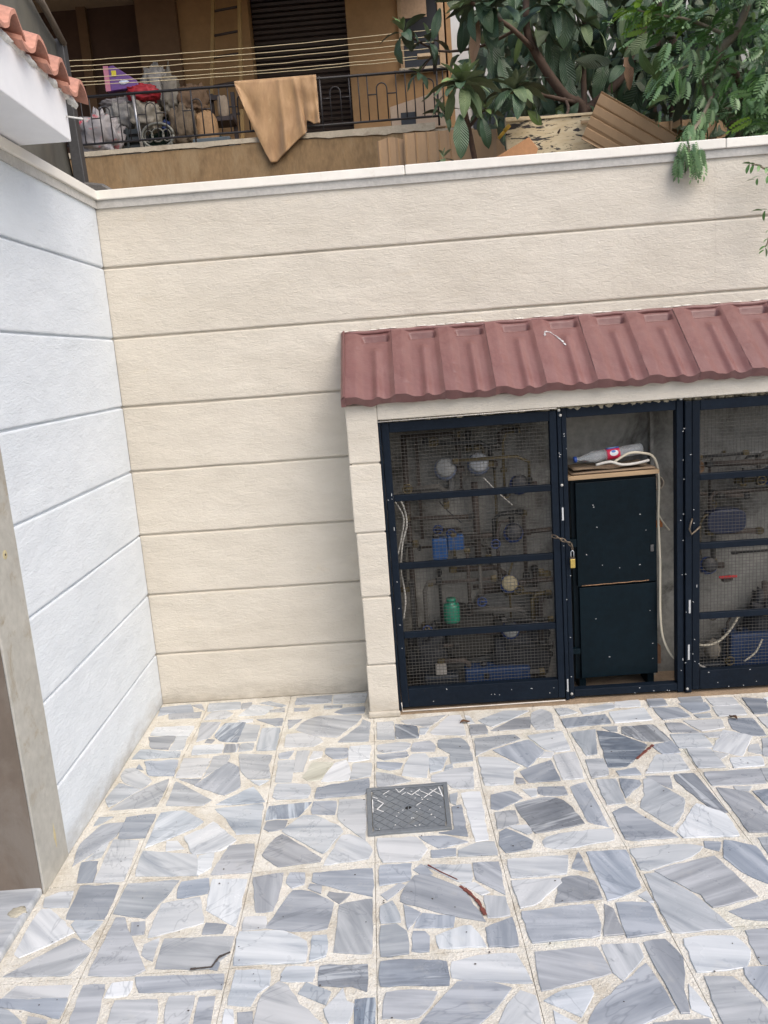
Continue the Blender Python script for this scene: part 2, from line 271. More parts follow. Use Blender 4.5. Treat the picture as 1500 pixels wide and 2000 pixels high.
STONES = """
m -10 -1022,436 -975,453 -848,447 -885,550 -1034,535
m -10 -800,459 -835,546 -883,533
l -10 -790,448 -628,448 -640,530 -799,539
m -10 -626,440 -586,449 -583,519 -635,510
m -10 -960,394 -808,386 -811,450 -974,449
w -10 -1005,240 -816,202 -814,302 -1002,319
m -9 -966,112 -883,89 -880,220 -1009,229
w -9 -880,79 -817,77 -824,207 -879,215
l -9 -1026,28 -817,14 -821,66 -883,76 -973,108 -1013,111
m 69 -776,138 -719,171 -697,323 -793,332
d 77 -708,193 -669,129 -589,108 -580,300 -679,307
m -9 -738,126 -702,116 -692,149 -732,163
w -9 -773,24 -640,26 -646,102 -781,112
d 95 -638,25 -578,21 -575,95 -642,101
l -9 -575,22 -510,28 -512,93 -573,94
m -9 -912,-125 -802,-141 -815,-8 -965,0
m -9 -984,-56 -942,-77 -979,-17
w -44 -1033,-102 -1005,-160 -909,-227 -882,-170 -911,-126 -987,-45 -1028,-46
l -8 -1038,-281 -1003,-343 -909,-227 -1017,-161
l 43 -883,-202 -961,-301 -995,-364 -816,-360 -811,-263 -817,-158
w -9 -794,-160 -686,-169 -674,-16 -800,3
l -9 -675,-89 -682,-171 -601,-73 -599,2 -674,-2
m 64 -707,-230 -570,-321 -515,-270 -548,-105 -598,-59
m -8 -702,-226 -682,-178 -783,-165
l -8 -785,-359 -637,-379 -609,-346 -787,-182
l -8 -535,-388 -440,-390 -404,-385 -465,-267 -593,-379
m -8 -904,-553 -802,-561 -802,-409 -914,-416
l -8 -1020,-466 -989,-448 -959,-406 -1019,-402
m 60 -1031,-574 -1010,-697 -908,-531 -910,-449 -989,-456
l 30 -944,-590 -978,-669 -925,-657 -927,-549
w -7 -907,-789 -806,-794 -819,-570 -918,-552
m 89 -963,-786 -906,-788 -928,-671 -988,-673
l 49 -789,-623 -637,-526 -610,-486 -701,-400 -791,-405
w 46 -611,-683 -514,-672 -472,-617 -578,-488 -608,-528 -669,-571
l -8 -540,-475 -481,-586 -398,-586 -412,-392 -591,-406
w -7 -711,-651 -644,-645 -682,-588 -723,-588
w -40 -780,-772 -566,-795 -596,-680 -793,-633
w -7 -576,-796 -530,-760 -538,-673 -590,-686
m 1 -514,-716 -530,-796 -394,-799 -407,-643 -496,-642
l -7 -1042,-847 -1029,-894 -941,-904 -954,-822 -1001,-821
m -7 -935,-957 -811,-971 -814,-808 -947,-797
w -41 -1039,-957 -1031,-1088 -1009,-1108 -881,-1017 -1002,-899 -1030,-896
l -6 -850,-1053 -832,-1054 -810,-975 -902,-962 -911,-980
l 17 -1027,-1174 -838,-1188 -804,-1093 -877,-1036
l -7 -796,-948 -686,-984 -658,-918 -622,-810 -791,-807
m 1 -614,-901 -516,-888 -528,-809 -619,-819
w 93 -512,-966 -405,-1048 -403,-828 -520,-814
w -6 -659,-1066 -501,-1021 -540,-897 -657,-915
m -6 -786,-1194 -651,-1207 -626,-1190 -726,-1019 -751,-965 -781,-962
m 99 -712,-1052 -669,-1050 -682,-989 -727,-990
m -6 -503,-1069 -438,-1072 -431,-1033 -501,-1018
l -6 -607,-1188 -449,-1204 -404,-1151 -401,-1082 -610,-1070
l -6 -659,-1133 -615,-1162 -620,-1064 -663,-1087
m -6 -452,-1203 -429,-1210 -426,-1185 -442,-1161
w -6 -994,-1252 -808,-1267 -811,-1223 -973,-1210
m -6 -919,-1296 -805,-1335 -806,-1269 -1001,-1252 -995,-1278
l -5 -951,-1382 -886,-1388 -899,-1335 -929,-1309 -986,-1280
l -5 -867,-1389 -831,-1393 -834,-1333 -897,-1314
m -6 -778,-1356 -777,-1394 -704,-1400 -703,-1363 -724,-1226 -786,-1223
w -6 -716,-1279 -649,-1278 -649,-1223 -710,-1224
m -6 -627,-1269 -400,-1280 -404,-1225 -653,-1212
l -5 -680,-1365 -677,-1407 -536,-1420 -546,-1376 -565,-1294 -682,-1287
l -5 -532,-1381 -529,-1421 -464,-1427 -465,-1385 -470,-1290 -541,-1287
m -5 -460,-1386 -455,-1428 -411,-1432 -409,-1390 -416,-1295 -461,-1295
m -10 -373,444 -196,441 -194,527 -373,523
w -10 -190,424 -38,412 -25,515 -77,532 -194,525
l -10 -433,430 -410,446 -497,511 -550,496
l -10 -485,384 -411,378 -415,421 -488,408
m -10 -373,377 -303,372 -292,406 -376,414
l -10 -234,378 -147,376 -142,405 -236,415
w -10 -587,291 -547,296 -551,332 -627,324
m -10 -439,236 -410,237 -412,314 -539,321
w -9 -592,113 -507,106 -509,257 -583,283
l 87 -496,18 -410,10 -415,218 -500,226
m -10 -378,193 -321,290 -392,294
l -20 -350,186 -260,114 -158,81 -64,220 -51,281 -251,310 -314,265
w -9 -381,31 -251,16 -212,53 -224,90 -318,156 -383,149
l -10 -59,185 -155,37 -21,26 -10,201 -48,239
l -9 -541,-137 -495,-214 -405,-218 -426,-106 -420,-30 -566,3
w -8 -444,-271 -409,-232 -489,-220
m 12 -391,-68 -349,-75 -332,-2 -398,-17
w 84 -324,-112 -320,-188 -281,-188 -266,-12 -321,-9
w -9 -266,-101 -212,-83 -210,-29 -254,-22
m -9 -205,-53 -167,-104 -108,-103 -105,-19 -202,-4
w -9 -108,-77 -106,-138 -16,-132 -11,-8 -102,-5
w -9 -386,-252 -320,-262 -322,-81 -393,-77
g 30 -284,-232 -259,-262 -211,-264 -161,-132 -247,-108
w 30 -208,-271 -154,-278 -96,-277 -89,-204 -111,-113 -162,-136
w -9 -93,-277 -11,-260 -7,-156 -86,-150
l -8 -383,-355 -368,-378 -245,-383 -236,-316 -253,-281 -378,-263
m 1 -224,-391 -32,-389 -16,-348 -18,-272 -222,-316
d 90 -393,-508 -271,-505 -228,-410 -391,-416
m -8 -228,-493 -140,-509 -137,-415 -228,-406
w -8 -132,-539 -67,-633 -31,-681 -28,-580 -31,-418 -132,-408
m -8 -392,-562 -370,-584 -314,-569 -306,-519 -352,-509 -387,-516
w -8 -327,-582 -171,-735 -108,-613 -114,-587 -213,-497 -258,-492
m -34 -358,-648 -378,-712 -314,-785 -178,-771 -170,-757 -321,-599
w -47 -169,-791 -19,-778 -4,-734 -22,-684 -84,-628 -115,-631
m 90 -357,-995 -304,-994 -292,-921 -291,-810 -389,-823
m -7 -283,-867 -259,-897 -219,-882 -221,-819 -273,-812
m -7 -202,-868 -122,-914 -26,-954 -6,-963 -6,-825 -200,-825
m -7 -212,-900 -164,-932 -162,-890 -204,-878
m -7 -151,-938 -108,-985 -72,-939 -143,-921
m -7 -322,-1062 -217,-1089 -137,-1086 -121,-974 -202,-909 -256,-900
l -68 -120,-1180 -11,-1196 -8,-967 -110,-983
w -6 -388,-1066 -314,-1062 -320,-1009 -389,-1005
w -6 -391,-1199 -188,-1207 -191,-1127 -262,-1075 -395,-1066
l -6 -183,-1207 -136,-1193 -131,-1135 -138,-1105 -181,-1104
l -6 -383,-1333 -319,-1345 -305,-1304 -277,-1279 -282,-1221 -381,-1211
l -6 -256,-1268 -165,-1279 -161,-1223 -246,-1215
d -6 -155,-1294 -64,-1306 -22,-1327 -20,-1228 -154,-1222
w -28 -299,-1306 -308,-1433 -103,-1450 -131,-1414 -193,-1346 -231,-1279 -258,-1263
l -6 -206,-1313 -126,-1360 -113,-1316 -186,-1275
w -6 -109,-1334 -137,-1371 -118,-1421 -71,-1425 -56,-1361 -74,-1346 -86,-1302
d 82 -53,-1455 -2,-1459 -2,-1429 -3,-1341 -57,-1343
w -5 -385,-1424 -347,-1427 -350,-1396 -363,-1347 -386,-1340
m -5 -346,-1399 -304,-1398 -310,-1356 -354,-1357
w -10 12,36 91,24 88,196 12,198
d -56 93,29 192,20 190,131 92,168
w -10 135,163 199,132 234,106 330,222 116,197
w -10 240,63 245,41 390,12 389,211 331,207
l -10 193,50 219,46 243,110 200,116
w -10 407,116 441,111 423,191 402,202
m -10 406,8 482,9 483,101 412,106
l -10 506,67 693,194 581,216 453,137
m -10 664,25 686,137 614,135 491,35
l 41 672,72 684,9 766,9 782,162 746,207 696,178
w -10 809,120 896,140 860,198 803,200
l -9 12,-64 40,-87 132,-78 159,-26 117,-1 12,-14
m -9 149,-91 249,-107 258,-65 235,-8 160,-18
l -9 260,-71 304,-135 302,-217 393,-205 390,-63 366,-7 266,-10
m 1 11,-121 39,-148 145,-125 138,-86 11,-95
m -18 8,-197 60,-232 105,-223 118,-179 8,-150
w -9 122,-180 104,-276 202,-307 225,-152 210,-113 155,-110
l -9 213,-272 263,-257 297,-156 221,-151
l -9 269,-265 311,-248 309,-212 277,-225
l -8 211,-330 271,-360 288,-391 370,-407 386,-246 303,-249 216,-289
l -8 6,-339 37,-349 145,-319 71,-255 7,-230
l -9 403,-168 473,-121 609,-54 591,-12 419,-20
w 20 683,-160 721,-189 783,-182 786,-13 635,-32
m -78 589,-291 682,-170 638,-65 475,-130
w -9 409,-390 516,-400 534,-308 567,-275 504,-195 412,-175
m 26 571,-394 694,-397 690,-239 551,-309
m -8 525,-397 564,-397 561,-360 531,-344
w -88 698,-394 780,-396 798,-191 704,-205
w -9 642,-220 698,-229 717,-185 680,-173
l -8 273,-491 291,-509 307,-420 274,-431
m -8 267,-659 213,-668 312,-700 310,-502 275,-511
w -8 325,-624 330,-733 376,-729 385,-530 389,-425 317,-425
w -7 5,-736 22,-802 143,-806 176,-750 142,-676 6,-666
m -7 206,-754 311,-728 243,-681 144,-675
m -7 178,-796 263,-796 267,-756 178,-756
w -7 263,-800 395,-809 395,-736 335,-732 266,-769
m -49 409,-544 430,-560 536,-495 500,-436 420,-453
w -8 563,-491 586,-489 596,-436 537,-433
m -18 589,-476 636,-497 697,-496 696,-437 596,-427
d 17 512,-634 531,-712 709,-677 684,-552 654,-507 606,-496 493,-526
l -8 413,-669 431,-671 493,-647 493,-565 417,-567
w -8 505,-713 527,-706 518,-655 449,-655
d 9 401,-758 417,-802 505,-791 522,-750 489,-707 441,-664 415,-682
m -7 12,-914 26,-915 111,-901 119,-814 13,-812
m -7 140,-880 182,-880 168,-843 145,-819 115,-849
w -7 257,-929 294,-933 305,-843 152,-830
m -50 304,-923 386,-1003 392,-840 306,-836
m -24 80,-945 69,-993 218,-1071 314,-1107 259,-952 168,-878 120,-876
w -7 316,-997 345,-985 303,-927 253,-934
l 78 317,-1094 387,-1090 386,-1004 319,-991
m 36 33,-987 96,-922 77,-904 12,-957
l -71 12,-1082 74,-1083 73,-1047 50,-982 11,-1004
m -6 89,-1117 135,-1047 80,-1003
m 78 103,-1109 221,-1119 231,-1073 132,-1046
l -6 10,-1209 91,-1207 90,-1115 59,-1080 12,-1084
m -6 94,-1198 145,-1205 150,-1144 139,-1120 103,-1116
w 80 168,-1195 302,-1202 289,-1148 270,-1112 221,-1118 162,-1145
m 77 304,-1205 389,-1209 390,-1091 354,-1105 303,-1128
d -6 7,-1311 189,-1327 191,-1243 94,-1223 8,-1224
w -6 191,-1300 319,-1331 400,-1339 377,-1231 299,-1225 196,-1244
m -6 10,-1415 103,-1421 139,-1384 158,-1341 89,-1324 21,-1329
m -6 100,-1437 68,-1470 218,-1486 246,-1456 304,-1400 346,-1347 279,-1318 207,-1311
w 55 306,-1418 288,-1456 275,-1490 396,-1500 396,-1467 398,-1376 362,-1355
w -7 412,-927 587,-928 613,-836 415,-833
w 58 415,-1065 459,-1058 561,-966 561,-944 410,-936
l -10 908,119 1062,156 1069,210 906,183
w -10 1058,163 1176,150 1187,223 1076,220
w -10 1015,17 1182,21 1185,140 1021,126
m 61 807,10 1006,19 1005,105 805,94
m -10 1205,140 1291,143 1294,217 1219,230
m -56 1218,14 1344,25 1326,123 1216,134
l -10 1350,155 1450,147 1462,215 1355,215
m -10 1359,49 1446,70 1458,147 1336,159
w -10 1469,105 1583,95 1588,175 1468,188
w -10 1450,6 1573,1 1585,94 1459,99
m -10 1599,4 1659,2 1714,130 1621,166
l -10 1364,5 1424,3 1435,46 1355,42
l 70 829,-236 875,-230 927,-18 817,-31
l -10 975,-56 1005,-60 1024,-8 953,-6
d -87 1014,-75 1082,-156 1191,-173 1167,-20 1032,-17
d -9 883,-334 955,-338 1008,-285 1088,-185 991,-63 923,-34
m -79 1115,-266 1190,-269 1191,-166 1096,-192
w -9 1004,-392 1175,-392 1181,-274 1092,-260
l -9 805,-399 876,-384 891,-261 816,-257
m -9 906,-395 993,-401 988,-345 903,-360
m -10 1211,-100 1322,-118 1283,-24 1214,-13
w -10 1331,-111 1436,-95 1453,-17 1292,-8
w -9 1336,-165 1376,-171 1412,-122 1323,-123
m -34 1454,-109 1500,-178 1562,-187 1579,-28 1477,-19
w 53 1309,-263 1399,-327 1510,-177 1418,-107
w -9 1193,-230 1326,-244 1332,-119 1199,-113
l -9 1205,-385 1309,-394 1307,-255 1287,-237 1219,-233
w -9 1307,-342 1360,-303 1306,-271
w -9 1432,-293 1480,-326 1502,-238 1463,-241
w -9 1328,-404 1450,-403 1468,-332 1346,-327
w -10 1593,-127 1646,-135 1670,-28 1598,-24
l -9 1471,-338 1538,-363 1594,-200 1532,-199
l -89 808,-580 877,-579 891,-412 817,-408
m 57 887,-478 884,-547 968,-463 973,-435 901,-412
m -8 1025,-465 1066,-514 1090,-418 996,-411
l 34 953,-532 912,-609 981,-737 1051,-654 1085,-574 1005,-424 985,-427
d -83 1093,-463 1148,-679 1189,-679 1178,-413 1101,-414
m -8 810,-777 824,-789 980,-791 871,-589 813,-620
w -46 1031,-700 980,-762 989,-797 1171,-807 1182,-686 1147,-645 1109,-607
m -87 718,-670 780,-709 778,-415 712,-441
m -9 1203,-510 1398,-521 1422,-420 1211,-413
m -66 1203,-793 1288,-804 1318,-690 1312,-567 1213,-518
w -8 1269,-549 1313,-565 1341,-532 1274,-522
m 31 1329,-655 1381,-709 1410,-552 1323,-559
l -9 1400,-513 1475,-511 1499,-423 1419,-418
w -7 543,-784 602,-808 778,-778 786,-712 635,-714 562,-733 544,-755
w -7 807,-933 826,-944 987,-890 1039,-845 984,-824 804,-828
m -7 1033,-853 1073,-879 1101,-829 1045,-816
m -76 1068,-907 1105,-1001 1170,-1068 1195,-939 1195,-861 1110,-817
m -78 669,-1060 696,-1056 785,-1016 796,-831 668,-824
m 20 936,-1066 948,-1124 1094,-1092 1050,-894 946,-916 841,-943
l -55 801,-1147 803,-1205 972,-1207 929,-1072 845,-947 810,-951
m -7 1007,-1172 1071,-1189 1141,-1187 1170,-1096 1113,-1100 981,-1139
w -7 783,-1080 800,-1082 794,-1025 758,-1046
m -6 677,-1211 790,-1200 786,-1076 688,-1066
m 60 618,-1198 676,-1198 678,-1090 657,-1067
l -7 1205,-942 1265,-933 1296,-819 1216,-819
m -7 602,-904 653,-928 647,-819
m -38 661,-1051 660,-965 618,-935 563,-940 516,-1054
m -6 421,-1202 614,-1194 628,-1154 629,-1065 414,-1074
w -6 809,-1348 858,-1350 943,-1344 980,-1288 963,-1231 893,-1221 821,-1226
m -86 725,-1467 747,-1471 760,-1402 800,-1292 776,-1221 714,-1227
m 22 527,-1428 476,-1508 603,-1520 628,-1492 671,-1473 722,-1448 700,-1298
l -84 602,-1327 621,-1359 704,-1279 704,-1230 601,-1224
m -6 978,-1338 1080,-1349 1096,-1216 993,-1212
l -6 807,-1507 811,-1538 926,-1548 933,-1470 894,-1364 823,-1357
m 45 922,-1363 939,-1452 1016,-1460 1027,-1346 933,-1340
w -6 750,-1458 794,-1489 801,-1457 776,-1377
m -5 625,-1524 785,-1539 787,-1484 650,-1484
m -20 411,-1368 470,-1358 605,-1327 594,-1231 421,-1230
l 7 474,-1442 491,-1458 541,-1385 542,-1358 467,-1364 409,-1396
w -5 422,-1501 489,-1507 478,-1467 427,-1425
l 60 -1018,-1452 -1009,-1573 -888,-1586 -854,-1468
w -74 -644,-1579 -620,-1470 -770,-1435 -755,-1587
l 49 -478,-1580 -476,-1436 -618,-1454 -620,-1557
m -1 1039,-1414 962,-1509 1105,-1587 1146,-1473
l -69 1269,-951 1207,-1024 1225,-1119 1327,-1130 1363,-991
w 25 1344,-1428 1223,-1441 1214,-1563 1330,-1588 1378,-1546
m 2 1216,-1404 1331,-1419 1379,-1380 1341,-1264 1220,-1282
w -6 1278,-919 1396,-990 1458,-908 1409,-818
l 2 1490,-1038 1380,-1020 1356,-1172 1464,-1185 1508,-1148
l -46 1423,-1518 1521,-1445 1467,-1336 1402,-1332 1354,-1432
w 13 1408,-638 1384,-746 1534,-780 1558,-672 1462,-614
w -66 1562,-1207 1450,-1209 1417,-1316 1564,-1361
l -29 1455,-888 1413,-982 1535,-1058 1593,-926
l -17 1668,-1415 1619,-1448 1614,-1559 1767,-1566 1772,-1455
w 54 1748,-1410 1786,-1315 1715,-1241 1618,-1275 1646,-1415
m -51 1748,-1182 1779,-1064 1615,-1051 1626,-1173
l -5 1622,-904 1644,-1042 1744,-1047 1787,-954 1721,-876
l -61 1613,-683 1629,-779 1727,-789 1771,-763 1774,-660 1682,-615
l 65 1763,-465 1653,-443 1623,-593 1733,-615
w 21 1774,-356 1765,-245 1656,-219 1621,-369
m 32 1773,-226 1815,-122 1730,-50 1673,-64 1631,-168 1669,-209
w 53 1868,138 1703,147 1718,25 1840,19
l -28 1750,-831 1750,-892 1812,-983 1915,-918 1913,-853 1867,-809
m 31 1759,-550 1784,-696 1838,-713 1918,-636 1870,-535
l -50 1914,-1469 1901,-1358 1849,-1330 1791,-1337 1739,-1434 1813,-1516
m -79 1900,-161 1805,-173 1779,-302 1823,-332 1943,-254
l -5 1905,-964 1775,-1010 1784,-1108 1883,-1136 1949,-1057
m -2 1879,-408 1821,-498 1898,-572 1955,-573 1996,-532 1985,-422
l -59 1916,-178 1994,-120 1986,-22 1843,-23 1829,-125
w 4 2015,-1456 2015,-1559 2158,-1578 2186,-1480
w 69 2037,-1300 2029,-1443 2190,-1380 2139,-1291
l 73 2030,-1175 2140,-1186 2181,-1145 2160,-1035 2049,-1022
m 80 2154,-1012 2179,-892 2065,-847 2014,-887 2032,-1008
m -77 2187,-684 2110,-615 2016,-656 2014,-759 2056,-790 2156,-782
m -63 2138,-444 2028,-462 2052,-614 2162,-596 2189,-544
w 42 2188,-289 2107,-213 2049,-224 2014,-269 2030,-376 2140,-389
l 68 2143,-203 2190,-112 2126,-31 2026,-56 2040,-199
w -49 -386,-1563 -248,-1584 -220,-1485 -349,-1432
w 61 -8,-1482 -181,-1489 -138,-1589 -29,-1587
m -63 1419,-547 1433,-610 1550,-647 1593,-600 1570,-483 1508,-464
l -65 1848,-1206 1821,-1314 1915,-1374 1970,-1352 1995,-1245
w 75 2176,52 2151,161 2041,169 2027,17 2134,14
l 6 2226,-130 2173,-160 2158,-241 2225,-317 2282,-284 2282,-162
l 73 2290,-1329 2280,-1210 2160,-1204 2123,-1257 2185,-1348
l -54 -886,-1607 -1023,-1624 -993,-1749 -897,-1749 -864,-1707
m 59 -633,-1715 -647,-1613 -789,-1614 -768,-1751
w -23 -592,-1748 -496,-1748 -495,-1606 -636,-1622
w 8 -369,-1606 -384,-1742 -241,-1732 -234,-1629 -280,-1606
w 50 -121,-1748 -72,-1721 -85,-1610 -187,-1607 -223,-1637 -225,-1740
l -10 11,-1608 24,-1750 163,-1720 155,-1617
m -58 276,-1748 325,-1720 310,-1609 167,-1635 172,-1741
m -57 411,-1613 413,-1729 521,-1749 571,-1645 523,-1606
m -28 566,-1612 550,-1713 587,-1750 723,-1716 710,-1614
w -35 963,-1624 856,-1608 814,-1639 825,-1750 947,-1745
w -37 1108,-1733 1117,-1631 1072,-1607 984,-1607 965,-1741
w -29 1175,-1301 1111,-1287 1030,-1376 1166,-1466 1192,-1410
l -71 1212,-1608 1210,-1723 1313,-1748 1365,-1715 1371,-1651 1327,-1606
m -31 1483,-1606 1372,-1617 1377,-1739 1493,-1749 1535,-1639
m -26 1625,-1749 1721,-1749 1764,-1721 1757,-1618 1614,-1607
w -2 1937,-1660 1902,-1607 1786,-1605 1775,-1713 1815,-1748 1925,-1724
w 34 1969,-789 1980,-652 1932,-628 1833,-769
m 62 2118,-1748 2169,-1714 2131,-1606 2015,-1608 2015,-1724
m 5 2273,-706 2289,-592 2191,-557 2153,-639 2211,-726
w 74 2290,-1378 2199,-1354 2127,-1419 2219,-1530 2270,-1516
m 5 1525,-1457 1419,-1539 1449,-1588 1593,-1567 1581,-1459
w -44 1996,143 1896,167 1852,38 1972,14
m -66 1985,-1587 1996,-1454 1948,-1431 1838,-1523 1852,-1575
l 26 2180,-1080 2223,-1116 2279,-1096 2275,-943 2175,-961
w 28 2290,-1620 2185,-1606 2159,-1651 2186,-1748 2241,-1749 2290,-1726
w -6 2157,-411 2211,-548 2271,-559 2271,-407
w -45 -633,371 -506,363 -467,441 -581,491
m -79 150,-1577 161,-1519 26,-1445 10,-1585
m 12 327,-1507 282,-1465 191,-1486 157,-1585 321,-1571
l -39 1833,-347 1863,-390 1997,-388 1994,-298 1976,-250
l -38 2171,-4 2140,-38 2216,-124 2272,-137 2289,-35
w -1 2289,-820 2148,-807 2126,-861 2188,-886 2191,-944 2289,-919
l 20 2170,38 2274,16 2289,68 2278,164 2163,150
w -66 1956,-1041 1852,-1153 1973,-1185 1996,-1080
m 9 -39,373 -141,371 -184,332 -134,300 -37,299
l 66 1425,-1204 1318,-1203 1286,-1243 1355,-1264 1389,-1344 1431,-1238
l 54 1445,-866 1546,-903 1595,-890 1593,-840 1563,-808 1434,-811
l 32 1817,-1323 1834,-1230 1804,-1206 1726,-1203 1732,-1248
l 50 1910,-931 1967,-1039 1997,-999 1997,-876 1949,-854
l -49 -1001,-1443 -917,-1452 -888,-1398 -962,-1384 -1024,-1346
l 26 -788,362 -683,353 -654,401 -694,441 -767,440
"""
NODES = {(0, 1): (0.002, 0.024), (0, 3): (-0.001, -0.794), (0, 4): (0.001, -1.209), (-1, 0): (-0.402, 0.354), (-1, 1): (-0.41, 0.009), (-1, 2): (-0.398, -0.388), (-1, 3): (-0.397, -0.797), (-1, 4): (-0.398, -1.204), (1, 1): (0.41, -0.002), (1, 2): (0.398, -0.397), (1, 3): (0.399, -0.81), (1, 4): (0.402, -1.208), (2, 1): (0.808, -0.008), (2, 2): (0.793, -0.397), (2, 3): (0.8, -0.813), (2, 4): (0.799, -1.194), (3, 1): (1.226, 0.03), (3, 2): (1.2, -0.388), (3, 3): (1.187, -0.806), (-2, 0): (-0.797, 0.343), (-2, 1): (-0.804, 0.023), (-2, 2): (-0.808, -0.382), (-2, 3): (-0.799, -0.79), (-2, 4): (-0.803, -1.197)}

# ================================================================== SETTING
def sheet(name, pts, m, label=None):
    b = MB(); b.add(pts, [tuple(range(len(pts)))]); o = b.build(name, m); o['kind'] = 'structure'; return o
M_SOIL = mat('soil', (.12, .09, .065), .95, .35, 4, .6, 40)
sheet('ground', [(-60, -60, -.06), (60, -60, -.06), (60, 60, -.06), (-60, 60, -.06)], M_SOIL)

# ---- floor: cement tiles 40 cm square, each with its own broken marble pieces set in mortar
floor = thing('floor', None, None, (0, 0, 0), kind='structure')
base = MB(); base.box(-3.2, 6.2, -6.2, .62, -.05, -.006); base.build('screed', mat('dark_joint', (.36, .32, .25), .95, .3, 12, .4, 80), floor)
def node(c, r):
    if (c, r) in NODES: return NODES[(c, r)]
    return (c * .4, -(r - 1) * .4)
def tile_mesh(c, r, b):
    g = .0009; q = [node(c, r), node(c + 1, r), node(c + 1, r + 1), node(c, r + 1)]
    cx = sum(p[0] for p in q) / 4; cy = sum(p[1] for p in q) / 4
    q = [(p[0] + math.copysign(g, cx - p[0]), p[1] + math.copysign(g, cy - p[1])) for p in q]
    nn = 10; vs = []
    for j in range(nn + 1):
        for i in range(nn + 1):
            u, v = i / nn, j / nn
            x = (q[0][0] * (1 - u) + q[1][0] * u) * (1 - v) + (q[3][0] * (1 - u) + q[2][0] * u) * v
            y = (q[0][1] * (1 - u) + q[1][1] * u) * (1 - v) + (q[3][1] * (1 - u) + q[2][1] * u) * v
            if i in (0, nn): x += .0022 * noise.noise(Vector((c * 9 + (i > 0) * 5, y * 25, r)))
            if j in (0, nn): y += .0022 * noise.noise(Vector((x * 25, c, r * 7 + (j > 0) * 5)))
            z = .0010 * noise.noise(Vector((x * 20, y * 20, 0)))
            if i in (0, nn) or j in (0, nn): z -= .0012
            elif i in (1, nn - 1) or j in (1, nn - 1): z += .0006
            vs.append(Vector((x, y, z)))
    n1 = nn + 1; fs = [(j * n1 + i, (j + 1) * n1 + i, (j + 1) * n1 + i + 1, j * n1 + i + 1) for j in range(nn) for i in range(nn)]
    b.add(vs, fs, True)
    edge = [(0, i) for i in range(n1)] + [(j, nn) for j in range(1, n1)] + [(nn, i) for i in range(nn - 1, -1, -1)] + [(j, 0) for j in range(nn - 1, 0, -1)]
    ev = [vs[j * n1 + i] for j, i in edge]; m = len(ev)
    b.add(ev + [e - Vector((0, 0, .02)) for e in ev], [(i, i + m, (i + 1) % m + m, (i + 1) % m) for i in range(m)])
def stone_mesh(pts, b, seed, ztop, jag=.0035):
    """broken marble piece: chipped outline, eased arris, top just proud of the mortar"""
    out = []; n = len(pts)
    for i in range(n):
        a = Vector(pts[i]).to_3d(); c = Vector(pts[(i + 1) % n]).to_3d(); d = c - a; L = d.length
        k = max(1, min(7, int(L / .024))); nv = Vector((-d.y, d.x, 0)).normalized()
        for j in range(k):
            t = j / k; p = a + d * t
            if j: p += nv * jag * noise.noise(Vector((p.x * 38, p.y * 38, seed))) * 1.5
            elif L > .03: p = p + (sum((Vector(q).to_3d() for q in pts), Vector()) / n - p).normalized() * .003
            out.append(p)
    cen = sum(out, Vector()) / len(out); m = len(out); vs = []
    for p in out: vs.append(Vector((p.x, p.y, -.004)))
    for p in out: vs.append(Vector((p.x, p.y, ztop - .0012)))
    for p in out:
        q = p + (cen - p).normalized() * min(.0016, (cen - p).length * .3); vs.append(Vector((q.x, q.y, ztop)))
    fs = [(i, (i + 1) % m, (i + 1) % m + m, i + m) for i in range(m)] + [(i + m, (i + 1) % m + m, (i + 1) % m + 2 * m, i + 2 * m) for i in range(m)] + [tuple(range(2 * m, 3 * m))]
    b.add(vs, fs)
tiles = {}
for c in range(-3, 5):
    for r in range(-1, 6):
        if c >= 3 and r >= 4: continue
        if c == 4 and r == 3: continue
        b = MB(); tile_mesh(c, r, b); tiles[(c, r)] = b.build('paving_tile', M_GROUT, floor)
def pip(x, y, q):
    k = False
    for i in range(len(q)):
        (x1, y1), (x2, y2) = q[i], q[i - 1]
        if (y1 > y) != (y2 > y) and x < (x2 - x1) * (y - y1) / (y2 - y1) + x1: k = not k
    return k
rest_stones = []
allcen = []
for i, ln in enumerate(STONES.strip().split('\n')):
    t = ln.split(); pts = [tuple(float(k) / 1000 for k in q.split(',')) for q in t[2:]]
    cx = sum(p[0] for p in pts) / len(pts); cy = sum(p[1] for p in pts) / len(pts); key = None
    for (c, r) in tiles:
        if pip(cx, cy, [node(c, r), node(c + 1, r), node(c + 1, r + 1), node(c, r + 1)]): key = (c, r)
    allcen.append((cx, cy))
    b = MB(); stone_mesh(pts, b, i * 3.1, .0021 + (i * 37 % 17) * .00011)
    b.build('marble_piece', MARB[t[0]], tiles.get(key, floor), rotz=R(int(t[1]) + (random.uniform(-8, 8) if t[1] != '0' else random.uniform(-12, 12))))
# paving beyond the picture: the same crazy paving, cut at random
def cut(poly, rnd, depth):
    A = abs(sum(poly[i - 1][0] * poly[i][1] - poly[i][0] * poly[i - 1][1] for i in range(len(poly)))) / 2
    if depth == 0 or A < .012: return [poly]
    cx = sum(p[0] for p in poly) / len(poly) + rnd.uniform(-.04, .04); cy = sum(p[1] for p in poly) / len(poly) + rnd.uniform(-.04, .04)
    a = rnd.uniform(0, math.pi); nx, ny = math.cos(a), math.sin(a); P, Q = [], []
    for i in range(len(poly)):
        p, q = poly[i], poly[(i + 1) % len(poly)]; dp = (p[0] - cx) * nx + (p[1] - cy) * ny; dq = (q[0] - cx) * nx + (q[1] - cy) * ny
        (P if dp > 0 else Q).append(p)
        if dp * dq < 0:
            t = dp / (dp - dq); x = (p[0] + (q[0] - p[0]) * t, p[1] + (q[1] - p[1]) * t); P.append(x); Q.append(x)
    return [z for k in (P, Q) if len(k) > 2 for z in cut(k, rnd, depth - 1)]
